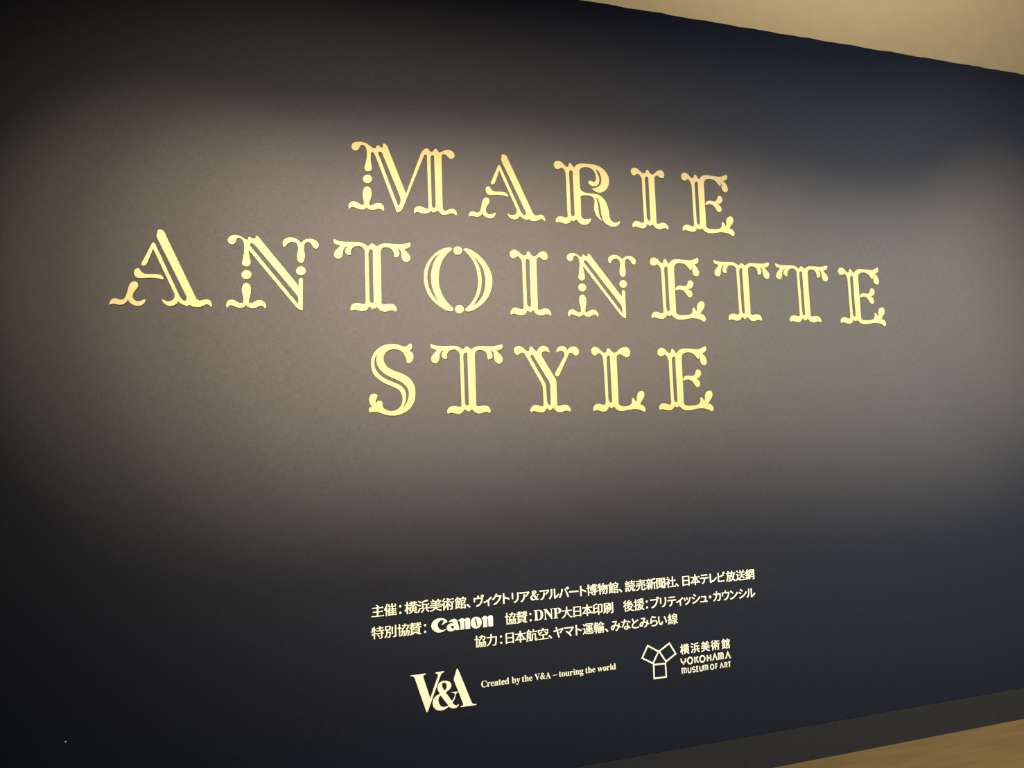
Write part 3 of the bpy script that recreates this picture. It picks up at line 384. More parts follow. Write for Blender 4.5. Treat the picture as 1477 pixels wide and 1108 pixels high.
 "売":[[36,-37,21,-14,23,-9,79,11,112,31,132,56,137,64,149,99,156,147,164,150,208,149,210,146,202,99,187,51,162,19,136,-2,106,-19,54,-37],[306,-27,286,-9,280,19,280,144,284,150,326,150,331,148,333,29,334,26,344,26,362,1,404,0,421,6,427,24,430,61,434,65,449,64,479,51,477,24,472,1,461,-17,449,-24,436,-27],[41,118,38,121,38,139,38,204,41,210,454,210,459,210,462,206,462,124,459,118,412,119,410,124,410,176,406,180,389,180,94,180,90,174,89,119,84,118],[76,255,73,259,73,269,73,279,76,282,221,284,222,289,222,334,216,337,29,338,25,341,25,351,25,364,29,367,219,368,222,374,223,414,226,417,231,417,269,417,274,416,275,374,279,368,426,368,461,392,466,389,479,369,480,344,476,338,281,337,275,334,275,289,277,284,381,283,416,307,421,304,434,284,435,261,431,255]],
 "大":[[41,-34,23,-14,20,-9,26,-3,80,26,134,75,172,131,194,181,207,234,206,238,201,240,26,240,23,244,23,271,29,275,214,276,217,284,220,331,222,339,223,411,224,416,271,417,277,414,277,349,270,281,272,276,471,275,476,273,477,246,474,240,296,240,291,238,290,234,311,179,346,113,385,64,426,28,449,15,456,18,466,27,471,26,487,4,487,-16,486,-21,469,-23,459,-34,444,-35,431,-29,384,0,338,44,301,90,271,144,257,179,251,185,239,154,212,99,174,48,121,1,61,-34]],
 "後":[[84,-40,80,-34,80,171,79,174,76,174,46,148,34,148,26,156,14,179,65,229,82,249,126,314,144,315,164,308,184,318,210,339,260,389,276,410,284,415,301,414,324,404,325,401,314,385,261,334,263,326,274,314,319,316,369,357,384,367,401,367,423,354,421,348,357,299,311,268,256,235,253,231,256,228,261,228,279,228,291,231,324,255,336,241,341,241,364,257,381,236,389,235,392,239,389,246,364,276,366,282,386,292,401,292,422,271,446,242,477,199,481,189,477,184,459,173,441,173,437,176,420,204,414,210,389,210,379,208,319,205,308,194,288,161,291,158,296,158,394,158,416,160,436,150,437,144,414,103,401,88,359,47,358,41,364,36,389,23,439,3,444,4,464,19,469,19,487,-11,484,-36,479,-37,434,-37,426,-30,376,-12,319,18,264,-9,199,-32,174,-37,159,-37,154,-34,143,-16,144,-11,224,13,276,38,280,44,277,49,243,84,229,101,224,100,184,71,176,68,163,69,145,89,145,94,148,96,172,111,212,144,235,166,255,194,251,200,234,200,184,193,169,193,166,194,163,204,160,216,161,221,226,253,271,284,270,286,266,287,234,287,206,285,191,280,181,280,179,282,171,298,163,289,133,244,130,236,130,-36,124,-40],[316,69,324,70,355,99,372,121,374,126,373,131,271,132,264,131,263,124,280,101,304,78],[36,291,23,306,19,314,20,316,51,343,80,371,114,416,129,417,158,406,159,404,154,396,135,371,85,319,51,291]],
 "援":[[434,-40,424,-31,389,-19,344,2,301,-19,259,-34,246,-37,227,-36,216,-21,214,-14,274,6,307,24,305,31,286,48,259,77,229,25,212,4,192,-16,169,-34,151,-35,146,-32,130,-14,130,-11,170,24,189,49,209,86,227,136,235,174,234,183,226,185,184,185,180,179,182,164,181,159,126,138,125,-9,117,-24,106,-32,79,-37,36,-37,31,-36,25,-14,26,-9,69,-7,75,-1,75,116,74,120,71,121,31,108,19,108,15,111,10,136,14,142,61,156,74,162,75,281,71,287,16,288,13,291,13,311,16,317,69,318,74,319,75,411,77,416,116,417,124,416,125,324,127,319,174,317,180,314,180,294,178,289,131,287,125,284,125,184,126,179,129,177,166,189,168,209,171,212,234,213,242,216,245,246,243,256,186,258,180,261,182,281,214,283,217,286,212,306,198,339,199,347,219,352,236,352,240,349,260,301,256,296,237,289,236,286,239,283,351,283,356,283,362,289,387,331,404,366,416,367,450,356,449,351,411,291,410,286,414,283,421,283,451,306,456,306,472,284,472,264,471,259,299,257,295,254,293,216,299,213,434,213,469,237,473,234,487,214,486,187,479,185,291,185,286,179,280,151,281,147,286,145,401,145,426,147,446,139,439,116,424,86,411,65,383,34,380,29,384,25,406,13,441,1,446,3,464,17,468,16,471,14,487,-11,484,-38,479,-40],[340,54,344,52,349,55,374,85,389,114,389,121,381,122,287,121,286,116,310,81],[299,296,295,301,295,311,285,354,289,357,301,360,326,360,332,351,342,304,334,298,319,295],[184,365,178,374,176,389,206,390,219,393,256,420,266,408,271,405,294,422,299,421,306,414,324,425,334,417,339,418,349,427,359,424,369,430,376,425,386,432,396,429,406,435,414,428,419,427,434,437,441,430,452,411,455,391,449,385,429,385,366,375,319,372,311,370]],
 "放":[[231,-37,226,-32,216,-16,211,-13,196,-27,176,-32,114,-32,108,-24,105,-6,106,-3,149,-4,160,1,167,14,172,49,173,76,175,86,175,134,177,146,177,201,171,205,131,205,125,201,122,141,117,101,104,56,79,3,49,-34,31,-34,10,-16,9,-14,13,-6,34,21,54,64,67,111,72,151,72,304,66,307,17,309,15,314,15,334,21,337,204,338,236,361,241,361,257,339,257,314,256,309,131,307,127,306,125,301,125,241,127,236,226,235,230,231,228,221,231,221,257,269,272,309,284,351,299,416,321,417,346,412,350,406,333,336,334,326,439,325,474,350,478,346,492,326,492,301,491,296,456,295,451,291,442,244,432,201,407,131,388,96,388,91,388,86,398,71,420,44,450,16,459,15,471,24,476,24,492,1,492,-21,489,-25,474,-26,464,-37,451,-37,426,-22,401,-2,378,21,356,47,321,13,294,-9,249,-37],[216,-4,221,-4,244,8,284,38,310,64,329,89,329,94,308,141,286,209,284,209,264,179,259,173,244,173,231,184,229,184,227,134,225,121,225,69,223,61,222,36],[356,149,359,146,362,149,384,216,397,276,400,291,396,295,326,295,321,294,318,289,333,216],[124,345,118,354,101,401,100,409,104,412,124,417,141,417,145,414,152,401,164,371,167,359,164,355,136,346]],
 "新":[[384,-35,380,-29,380,209,378,216,326,217,320,214,315,111,307,69,289,9,267,-31,251,-32,226,-11,227,-6,244,26,244,34,239,34,226,28,214,29,177,104,186,112,196,117,214,116,229,91,249,54,251,52,257,64,265,109,267,136,266,140,264,141,169,139,168,134,167,4,164,-9,161,-14,149,-22,121,-27,91,-27,86,-26,84,-22,78,-6,79,-2,84,0,111,0,117,6,117,136,111,140,21,140,18,144,18,161,19,166,24,167,116,169,117,174,117,221,111,225,19,225,15,229,15,246,21,250,153,251,169,291,180,326,186,330,204,330,226,324,228,321,206,264,203,254,204,251,221,251,254,275,266,261,269,260,270,361,271,368,291,373,296,381,329,407,341,402,354,412,366,408,379,417,394,399,396,399,409,412,436,432,441,429,454,409,456,396,464,386,454,376,424,372,401,365,394,360,379,360,371,355,334,352,324,350,320,346,320,254,322,249,439,248,474,272,481,265,492,246,492,224,491,219,439,217,433,214,432,-31,426,-35],[39,18,21,31,18,36,37,64,58,111,64,115,74,115,99,109,102,104,97,89,72,41,54,19],[169,169,214,168,246,192,261,173,266,170,270,189,269,223,261,225,169,224,168,204,168,174],[79,258,73,264,72,276,59,321,61,324,84,330,99,330,102,326,112,304,120,276,120,266,116,263,96,258],[26,338,23,341,23,351,23,361,26,365,118,366,119,374,104,409,111,414,134,420,149,419,174,370,179,365,214,366,246,390,254,382,265,364,265,341,261,338]],
 "日":[[84,-32,80,-29,80,-24,81,381,89,382,421,381,422,374,421,-28,416,-30,371,-30,368,-26,367,-4,361,0,144,0,139,0,135,-4,133,-31],[137,34,366,34,367,41,366,176,359,177,137,176,135,156,135,39],[137,211,366,211,367,219,366,348,359,350,137,349,135,329,135,216]],
 "本":[[226,-37,223,-31,222,49,221,54,109,55,105,59,105,79,104,82,101,82,59,46,51,43,44,43,36,45,18,66,17,71,49,95,89,135,121,175,147,216,175,274,174,278,169,280,29,280,25,284,25,306,27,311,31,312,219,313,222,319,224,416,229,417,271,417,276,416,277,411,278,319,279,314,426,313,461,337,466,334,479,314,480,286,476,280,329,280,324,278,323,274,348,221,385,166,409,138,451,98,456,97,469,107,474,106,489,84,490,64,486,58,471,57,461,46,446,45,438,49,396,82,394,82,393,79,392,59,389,55,281,55,278,49,276,-36,271,-37],[117,91,214,90,221,92,221,254,216,250,202,219,174,171,139,123,118,99,115,94],[279,91,376,90,381,92,382,96,380,101,359,123,326,169,303,206,281,251,279,252,278,99]],
 "横":[[91,-37,88,-31,86,142,81,137,57,84,42,61,24,61,9,86,42,149,57,184,74,236,85,276,79,280,21,280,18,284,18,306,24,310,81,310,86,312,89,416,109,418,131,417,136,416,139,312,144,310,194,310,197,306,199,292,204,290,244,290,250,294,249,343,244,345,194,345,190,349,190,366,194,372,248,374,250,379,250,414,254,417,298,416,300,411,300,376,306,373,363,374,365,379,365,414,369,417,413,416,415,411,415,376,419,373,431,373,461,396,466,396,482,374,481,347,476,345,417,344,415,339,415,294,419,290,441,291,471,314,476,314,492,291,491,264,486,263,359,262,355,259,355,229,356,222,361,220,464,220,469,218,469,59,464,58,296,57,295,54,304,39,307,24,303,9,286,7,256,-12,206,-37,189,-37,173,-21,171,-19,171,-15,209,3,242,24,249,29,251,36,274,54,274,56,199,59,198,64,196,149,194,149,178,129,164,128,147,159,139,167,137,-34,131,-37],[449,-37,416,-13,364,18,361,24,381,39,396,40,456,6,464,8,474,17,479,16,494,-6,494,-28,476,-31,464,-37],[249,81,303,81,305,89,304,128,296,130,249,129,248,109,248,86],[357,81,418,81,420,89,419,128,411,130,357,129,355,109,355,86],[249,151,303,151,305,156,304,196,296,197,249,196,248,176,248,156],[357,151,418,151,420,156,419,196,411,197,357,196,355,176,355,156],[193,161,196,160,197,164,198,214,199,219,301,220,305,226,304,261,299,262,181,263,178,266,177,276,174,280,139,279,138,274,138,239],[302,291,363,291,365,299,364,343,356,345,302,344,300,324,300,296]],
 "浜":[[179,-37,156,-20,155,-14,200,29,234,76,254,77,281,69,281,61,269,43,221,-15,196,-37],[436,-32,405,6,350,61,350,66,353,69,374,79,389,79,400,71,462,9,480,-16,454,-32],[54,-24,25,-11,21,-6,49,44,96,139,101,142,114,142,141,130,149,132,194,133,197,136,199,363,218,369,221,374,254,399,266,395,279,404,289,401,304,412,316,408,326,417,336,414,349,422,364,405,366,405,369,411,404,437,416,424,424,427,429,426,444,404,445,391,441,388,426,387,419,380,404,380,391,377,374,372,364,365,351,365,344,360,329,360,321,355,304,355,296,350,259,347,251,344,250,274,256,270,426,270,458,294,464,294,479,271,480,249,478,244,411,242,405,239,405,136,411,133,441,133,474,157,478,154,492,134,491,107,484,105,149,105,144,107,141,114,139,114,77,-14,69,-24],[252,134,344,133,351,134,352,234,351,241,259,242,251,241,250,141],[101,203,64,229,19,255,18,261,31,280,36,282,49,282,106,251,114,253,124,262,129,261,144,239,145,214,141,210,129,210,119,203],[129,331,101,352,46,386,46,392,61,409,79,409,134,379,141,381,151,389,156,389,172,366,172,341,169,338,156,337,146,330]],
 "物":[[106,-37,103,-31,102,126,99,129,41,111,24,110,18,114,13,136,16,142,86,161,101,167,102,281,96,285,74,284,71,279,67,259,54,219,49,211,34,211,13,224,10,229,27,289,37,346,41,384,46,387,64,387,86,383,87,371,80,329,80,319,84,315,99,315,102,321,103,414,109,417,146,417,151,416,152,411,154,317,159,315,201,315,205,309,203,286,159,285,153,281,153,184,159,183,196,194,209,195,212,191,215,171,214,166,209,163,164,149,153,144,152,-34,146,-37],[336,-32,333,-29,328,-1,386,1,394,9,404,31,412,69,420,131,420,154,425,191,425,221,427,231,430,299,426,302,421,299,404,229,379,154,344,79,302,16,259,-26,241,-26,220,-11,218,-6,257,31,299,91,329,151,337,171,357,229,372,294,372,299,369,302,351,302,347,299,332,251,314,209,287,154,252,104,226,78,221,75,209,76,187,94,188,99,212,124,229,145,254,186,282,244,299,294,300,299,296,302,276,302,271,299,244,249,216,211,196,211,177,226,178,234,194,254,224,309,234,331,249,376,258,414,264,417,291,415,304,412,306,409,288,341,288,336,291,333,476,332,482,329,477,219,475,211,475,184,470,146,470,121,460,46,449,6,440,-11,427,-24,416,-29,399,-32]],
 "特":[[101,-37,98,-31,96,116,91,117,41,100,26,100,23,104,18,129,21,134,94,155,97,161,97,276,96,281,79,282,75,279,64,226,56,201,39,201,16,213,15,216,32,296,41,378,54,380,81,375,86,371,80,319,84,315,94,315,97,321,99,416,119,418,144,417,149,416,150,319,156,315,194,315,197,309,197,289,196,284,154,282,150,279,150,179,152,174,156,173,184,182,191,182,196,181,199,173,204,170,369,170,374,172,375,176,375,229,371,235,196,235,189,237,188,259,191,265,306,265,312,269,312,326,311,331,219,333,215,336,215,359,221,362,311,364,312,369,313,411,316,417,359,417,364,416,365,369,369,363,416,363,446,386,451,386,467,361,467,339,466,334,371,332,367,331,365,326,365,271,367,266,439,265,474,290,481,282,492,264,492,239,489,235,431,235,425,231,426,172,431,170,479,170,482,166,482,146,479,140,431,140,425,136,425,-4,416,-24,404,-32,389,-35,366,-37,314,-37,310,-34,303,-11,304,-6,309,-5,366,-5,371,-2,374,3,375,131,373,139,201,140,197,141,194,148,191,149,154,137,150,131,150,-34,144,-37],[284,28,278,34,272,46,251,75,226,104,229,108,246,119,261,120,266,117,290,94,323,49,323,44,304,31,296,28]],
 "社":[[96,-37,93,-31,91,149,89,149,57,124,36,110,26,110,21,113,10,141,13,146,42,166,64,185,97,219,132,264,147,289,150,299,144,302,24,303,20,306,20,329,26,332,194,332,209,321,210,316,189,274,150,214,155,206,214,150,216,144,199,120,194,118,184,118,178,121,160,144,149,156,146,156,145,-34,139,-37],[189,-17,185,-14,185,-1,185,11,189,15,311,15,317,19,317,226,311,230,211,230,208,234,208,256,214,260,311,260,316,262,318,416,324,420,366,420,370,414,371,262,376,260,429,260,464,285,477,269,482,256,482,234,479,230,376,230,370,226,370,19,376,15,439,15,474,40,478,36,492,16,492,-14,489,-17,484,-17],[121,340,114,348,102,369,77,401,80,406,99,417,114,417,119,415,136,395,159,361,157,354,136,341]],
 "空":[[34,-20,30,-16,30,-6,30,4,34,7,216,8,222,11,221,138,216,140,86,140,83,146,84,169,371,170,400,191,402,196,396,202,281,268,281,271,296,289,316,289,426,230,431,230,446,242,451,241,467,219,467,196,466,191,451,190,441,183,426,183,419,186,416,184,425,169,425,144,421,140,284,140,279,138,278,14,279,9,284,8,421,8,456,32,461,29,474,9,475,-14,473,-19],[59,178,43,196,40,204,41,206,109,238,145,261,184,292,199,292,209,285,219,274,219,270,207,259,139,211,76,178],[34,248,30,254,30,351,32,356,224,358,227,361,227,366,209,409,211,412,239,419,259,419,272,396,288,361,294,358,464,357,470,354,470,266,466,260,424,260,419,262,417,321,414,327,89,327,84,326,83,321,81,249,76,248]],
 "網":[[204,-37,200,-31,199,20,174,13,159,14,134,99,136,102,156,109,171,109,187,66,196,32,199,30,199,121,194,122,179,118,164,118,160,124,157,141,154,145,136,140,121,140,104,135,76,132,39,123,29,123,23,129,18,146,18,151,39,170,64,200,89,239,88,244,84,245,51,240,36,235,24,236,21,239,14,264,31,280,59,324,92,386,103,414,109,417,124,417,146,407,149,401,142,384,114,334,78,279,79,274,89,273,114,276,149,339,169,339,189,328,192,324,162,271,132,226,103,189,99,181,99,179,121,192,138,171,146,171,150,176,138,214,139,221,164,227,174,227,179,221,196,164,199,163,200,386,202,391,476,391,477,384,477,9,472,-19,464,-27,441,-35,386,-35,381,-33,374,-11,375,-9,421,-7,427,-1,427,51,424,57,279,58,274,59,272,151,269,155,256,157,255,176,261,180,321,181,322,191,308,221,311,226,321,231,322,234,316,237,256,237,251,236,250,231,250,-34,244,-37],[36,-27,16,-19,13,-14,27,44,33,89,36,94,41,95,74,92,77,89,77,76,59,-11,53,-26],[99,-15,95,-11,92,41,85,89,89,92,99,95,124,97,127,94,132,66,140,-6,136,-10,124,-12],[322,84,374,83,409,107,424,89,426,89,426,153,419,155,322,154,320,134,320,89],[354,181,376,181,409,205,424,186,426,186,426,236,419,237,349,236,348,229,365,196,362,191,354,186],[252,264,344,263,347,266,359,304,368,341,374,345,381,345,406,339,410,334,388,271,389,264,394,263,426,264,427,271,426,363,419,365,252,364,250,359,250,326,250,269],[296,273,291,279,284,304,271,336,275,341,289,345,304,345,308,341,319,319,330,284,329,279,314,273]],
 "線":[[274,-37,268,-29,264,-11,265,-9,284,-8,299,-10,314,-7,319,-1,319,124,316,123,312,109,289,64,267,34,239,6,211,-12,199,-12,194,-11,180,9,217,39,236,60,254,89,264,111,263,119,206,120,196,125,171,118,159,118,153,124,151,137,146,142,91,135,39,123,29,123,23,129,17,154,29,163,52,189,89,241,88,244,84,245,51,240,36,235,24,236,21,239,13,264,29,280,57,324,74,356,98,411,104,417,121,417,144,407,147,401,127,359,92,299,81,284,78,276,81,273,86,273,112,276,143,331,151,342,166,342,192,326,193,321,189,314,154,256,138,234,135,226,139,223,156,227,171,226,182,199,195,149,199,144,206,147,299,147,316,143,320,149,320,186,316,192,226,193,220,196,220,356,222,364,296,366,312,414,316,417,329,417,359,412,365,409,364,404,351,374,350,369,354,365,456,365,462,361,462,196,456,193,374,192,370,189,370,169,381,139,389,125,401,133,436,169,451,169,472,151,471,147,455,131,416,100,408,89,423,66,451,35,456,35,469,44,474,44,489,21,490,-4,486,-7,471,-8,461,-15,449,-14,434,-5,408,19,374,64,371,64,370,-1,367,-16,361,-25,351,-32,331,-37],[36,-27,16,-19,13,-14,27,44,33,89,36,94,41,95,59,95,74,92,78,89,77,74,59,-14,53,-26],[99,-10,95,-6,93,11,92,34,85,89,89,92,99,95,124,97,127,94,135,44,137,-1,131,-7,119,-10],[156,25,153,29,133,99,138,104,149,107,169,107,174,101,194,36,190,31,174,26],[136,174,139,171,141,172,142,179,132,214,129,217,126,216,99,181,101,178,121,192],[272,219,406,218,410,224,410,264,404,267,274,267,270,261,270,224],[272,291,406,290,410,296,410,336,404,340,274,340,270,334,270,296]],
 "美":[[34,-35,21,-14,19,-9,21,-6,71,3,124,21,151,36,161,43,185,66,200,94,194,97,36,98,33,104,34,123,41,125,209,125,212,129,217,164,216,168,211,170,24,170,20,176,21,196,29,197,216,198,221,199,222,204,222,239,219,245,71,245,66,247,65,251,65,269,69,272,219,273,222,279,222,314,221,319,46,320,43,326,44,346,143,349,144,354,134,371,111,404,114,409,141,420,154,419,187,376,193,361,184,354,183,351,186,348,296,348,327,394,338,416,344,420,354,420,381,412,388,409,389,406,356,356,355,351,359,348,411,348,443,371,449,371,465,346,465,324,461,320,281,320,276,318,275,314,275,279,279,273,389,273,421,296,426,296,442,274,442,251,441,246,279,245,275,239,275,201,281,198,434,198,469,222,473,219,487,199,486,172,479,170,276,170,273,166,270,159,268,131,269,127,274,125,426,125,458,149,464,149,480,124,480,101,476,98,301,97,296,96,295,91,310,71,326,55,351,36,386,18,424,6,431,5,437,6,456,22,461,21,480,-6,476,-34,426,-35,416,-28,396,-24,344,-4,306,18,286,35,268,54,254,74,249,77,236,55,211,28,171,1,111,-22,54,-35]],
 "聞":[[41,-37,38,-34,38,-29,38,391,44,395,231,395,235,389,234,244,229,243,96,242,90,239,90,-34,84,-37],[369,-37,363,-29,358,-11,359,-6,404,-5,409,-3,412,1,412,239,406,242,271,243,266,244,265,389,269,395,459,395,465,391,465,-6,459,-19,451,-27,434,-34,406,-37],[299,-20,295,-16,295,19,291,22,241,20,231,18,201,17,194,15,134,12,124,10,114,12,110,24,112,36,149,40,152,46,152,184,149,187,119,189,118,199,119,209,334,210,366,234,371,234,373,231,387,211,387,191,384,188,349,187,345,184,345,79,346,76,356,76,364,68,371,71,381,79,386,79,402,56,402,34,399,30,347,26,343,-19],[271,49,289,48,294,49,295,71,291,77,209,77,203,74,204,60,206,59,219,67,231,55,254,70],[204,99,291,98,295,101,295,129,289,132,206,132,203,126,203,104],[204,154,291,153,295,156,295,184,289,187,206,187,203,181,203,159],[92,266,181,265,185,271,185,306,179,310,94,310,90,304,90,271],[317,266,409,265,412,271,412,306,406,310,319,310,315,304,315,271],[92,331,181,330,185,336,185,371,179,375,94,375,90,369,90,336],[317,331,409,330,412,336,412,371,406,375,319,375,315,369,315,336]],
 "航":[[36,-39,17,-26,14,-21,27,9,40,56,47,124,47,166,44,172,14,174,13,179,13,196,16,200,44,200,47,204,48,354,51,357,86,358,91,359,97,374,106,414,109,419,131,420,157,414,157,409,141,364,142,359,209,357,212,354,213,339,216,335,323,336,325,339,322,349,294,411,296,414,324,422,336,422,342,419,372,359,371,351,347,341,346,339,349,335,434,335,466,359,471,359,487,334,487,309,484,305,221,305,214,303,213,4,214,-4,216,-4,229,14,244,49,252,84,255,106,256,251,264,252,424,252,427,246,428,4,431,-2,436,-5,447,1,450,14,450,59,452,64,466,64,489,52,490,49,490,11,487,-6,476,-25,454,-32,411,-32,394,-27,383,-19,378,1,377,219,371,222,311,222,307,221,305,216,305,109,299,69,287,26,269,-9,249,-35,244,-37,229,-37,206,-23,179,-32,126,-32,121,-31,115,-11,116,-6,134,-5,146,-7,161,-4,164,-1,165,71,161,75,141,68,128,69,102,124,96,129,93,116,92,89,85,44,72,-4,54,-39],[162,89,164,89,165,99,164,171,156,172,97,171,95,166,96,145,99,144,116,150,129,149,139,134],[97,201,156,200,164,202,165,324,163,331,104,332,96,331,96,297,99,296,116,302,131,301,147,271,159,239,158,236,141,228,122,229,104,274,99,284,96,284,95,209]],
 "術":[[71,-37,68,-31,67,166,66,169,64,169,39,146,26,145,21,148,6,171,6,176,50,221,71,248,114,317,129,317,154,307,156,304,155,299,159,295,214,295,219,297,220,406,222,411,268,411,271,379,294,390,308,389,341,347,350,331,349,326,331,316,314,316,286,360,276,372,271,375,270,304,272,296,349,295,352,291,353,264,359,260,439,260,471,284,476,284,478,281,492,261,491,234,486,233,446,232,443,229,442,1,437,-14,427,-24,411,-29,391,-32,341,-32,336,-26,330,-4,334,0,386,0,392,6,391,231,386,232,337,234,335,261,331,265,276,265,271,263,270,259,271,214,274,213,296,215,301,212,322,181,349,134,364,104,366,94,359,88,344,83,331,83,326,86,292,154,274,184,271,184,269,-33,264,-35,226,-35,220,-31,219,147,214,142,189,94,169,63,151,41,134,41,121,52,119,51,116,-36,111,-37],[119,74,121,74,130,84,142,101,159,131,177,169,192,209,204,251,205,261,201,265,149,265,146,267,144,274,141,274,118,236],[31,296,18,311,14,319,15,321,67,371,99,416,114,417,143,406,142,401,121,370,74,318,46,296],[349,350,345,354,345,361,345,374,349,377,431,378,464,402,469,401,485,376,485,354,481,350]],
 "読":[[199,-37,183,-21,180,-16,211,8,226,23,242,41,249,56,259,81,265,106,269,163,274,165,313,164,315,159,315,106,307,69,287,26,260,-6,230,-29,216,-37],[36,-30,33,-24,34,133,41,135,181,134,182,126,181,-6,176,-7,84,-8,80,-11,80,-26,76,-30],[391,-29,368,-24,358,-11,355,-4,353,21,353,156,353,161,356,165,396,165,402,161,403,14,407,1,416,-2,429,-2,439,3,442,19,443,49,447,56,461,57,485,46,489,41,484,1,474,-19,469,-24,449,-30],[82,21,126,20,134,22,135,99,133,106,89,107,81,106,80,29],[201,145,198,151,197,189,198,224,201,230,474,230,480,226,480,151,476,145,434,146,433,151,432,201,429,205,411,205,249,205,245,199,244,147,239,145],[36,175,33,179,33,186,33,196,36,200,131,200,166,225,174,217,185,199,185,179,181,175],[36,240,33,244,33,254,33,264,36,267,131,268,166,292,174,285,185,266,185,244,181,240],[216,270,213,274,213,281,213,291,216,295,311,296,312,301,312,341,306,345,201,345,198,349,199,371,204,372,309,373,312,376,313,411,316,417,363,416,365,411,365,376,369,373,431,373,466,397,471,394,484,374,485,351,481,345,371,345,365,341,365,301,367,296,416,296,449,320,453,316,467,296,467,274,464,270],[16,305,13,309,13,319,13,329,16,332,146,333,181,357,189,350,200,331,200,309,196,305],[99,346,65,406,69,411,89,420,101,420,107,416,132,379,140,361,136,357,116,346]],
 "賛":[[49,-39,35,-26,29,-16,51,-10,56,-4,89,22,99,21,109,27,116,25,124,31,124,34,121,35,89,35,83,39,82,224,79,226,54,216,39,215,29,223,21,234,21,236,25,239,56,253,84,274,99,294,105,306,99,310,29,310,25,314,26,331,31,332,109,333,112,336,112,361,106,365,44,365,40,369,41,386,46,387,109,388,112,391,113,414,116,417,161,416,163,391,169,388,194,388,226,412,231,409,244,389,244,367,239,365,166,365,163,361,160,339,162,334,321,333,327,336,327,359,326,364,259,365,255,371,257,386,324,388,327,391,328,414,331,417,376,416,378,391,384,388,419,388,448,411,454,411,469,389,470,371,468,366,381,365,378,361,378,339,381,333,426,333,461,357,469,350,480,331,480,314,476,310,396,310,390,306,403,289,424,273,441,263,446,263,464,277,469,276,485,251,485,229,481,225,436,225,432,226,429,230,426,229,425,39,421,35,394,34,392,31,399,21,401,20,411,25,424,12,434,17,444,9,454,11,469,-11,472,-21,469,-31,456,-33,449,-37,401,-37,394,-33,379,-32,371,-25,356,-25,349,-18,339,-17,331,-13,319,-11,314,1,298,6,293,9,294,11,314,24,331,26,337,31,336,34,211,35,206,34,205,31,210,21,211,11,209,4,192,1,186,-7,174,-8,166,-15,154,-15,146,-20,131,-21,126,-26,114,-28,106,-32,91,-33,64,-40],[137,56,366,55,370,61,370,91,364,95,139,95,135,89,135,61],[137,116,366,115,370,121,370,149,364,152,139,152,135,146,135,121],[137,174,366,173,370,179,370,206,364,210,139,210,135,204,135,179],[102,234,194,233,200,236,196,242,186,249,141,274,136,272,121,255,103,241,101,236],[219,234,253,234,254,239,246,251,245,256,279,271,300,284,312,296,317,304,316,308,309,310,157,309,155,304,159,300,204,277,233,259,232,254,218,239],[287,234,409,233,414,236,411,240,383,259,356,281,326,258,305,246,289,240,286,236]],
 "輸":[[96,-37,93,-31,91,46,86,47,19,48,15,51,15,56,15,71,19,75,86,75,92,79,92,114,91,119,31,120,28,124,28,141,28,289,34,292,91,294,92,299,92,334,86,337,21,338,18,344,19,364,89,365,92,371,94,416,99,417,139,417,142,414,143,371,144,366,171,366,204,390,208,386,222,366,222,344,219,338,149,337,143,334,143,299,144,294,199,293,201,294,204,304,251,333,281,358,302,379,331,416,351,417,371,409,368,399,370,391,401,360,441,331,456,324,474,337,479,336,494,314,494,289,479,287,469,283,459,283,446,287,443,284,442,271,439,268,251,268,245,271,244,285,219,283,209,289,207,124,201,120,144,119,143,114,143,79,149,75,171,76,204,100,216,86,219,85,220,226,222,231,348,231,350,224,350,-4,347,-16,340,-24,329,-29,311,-32,284,-31,281,-26,279,-12,301,-9,305,-4,305,66,299,70,269,70,264,68,263,64,262,-31,261,-36,226,-37,221,-36,220,41,218,46,151,47,146,47,143,44,141,-36,136,-37],[389,-32,385,-29,381,-14,382,-9,399,-8,419,-10,424,-8,427,-4,428,236,434,240,469,240,472,236,472,231,472,-11,466,-22,454,-29,434,-32],[366,43,363,49,363,219,369,222,401,222,405,216,405,46,399,43],[264,94,299,93,304,94,305,134,303,141,269,142,264,141,263,101],[74,144,91,143,95,146,95,189,91,195,76,195,73,191,73,149],[142,144,159,143,162,146,162,189,159,195,144,195,140,191,140,149],[264,164,299,163,304,164,305,204,303,209,269,210,264,208,263,169],[74,219,91,218,95,221,95,264,91,270,76,270,73,266,73,224],[142,219,159,218,162,221,162,264,159,270,144,270,140,266,140,224],[264,294,421,293,427,296,424,301,376,335,344,366,299,325,266,301,263,296]],
 "送":[[34,-37,24,-27,10,-9,9,-4,44,32,59,44,79,56,80,211,76,217,19,219,18,224,18,244,24,247,126,247,131,246,133,54,139,45,171,23,191,13,196,13,219,29,224,29,231,18,236,16,254,27,258,24,274,1,279,0,386,3,466,10,486,10,490,6,482,-24,479,-27,434,-28,421,-30,334,-30,321,-32,224,-30,214,-28,189,-27,183,-21,154,-9,109,22,101,24,94,20,78,4,49,-35,44,-37],[181,33,163,54,162,59,204,81,241,110,259,130,269,149,282,184,276,187,156,188,153,194,154,216,159,217,279,218,284,219,285,224,285,289,283,294,174,295,168,299,168,321,171,325,234,325,240,329,229,354,203,399,203,404,226,415,241,415,247,411,284,349,284,344,281,342,259,331,259,326,331,325,339,326,344,334,387,416,401,417,433,406,434,401,432,396,393,329,396,325,419,326,448,349,453,349,469,326,469,297,464,295,342,294,340,289,340,236,338,221,344,218,431,218,466,242,471,239,484,219,485,191,479,188,341,187,335,184,338,179,361,155,442,79,456,61,455,56,436,38,419,38,356,105,324,135,319,137,295,104,265,74,239,56,201,36,194,33],[106,308,67,359,38,391,38,396,40,399,61,412,74,412,80,409,127,356,146,331,146,326,144,324,121,308]],
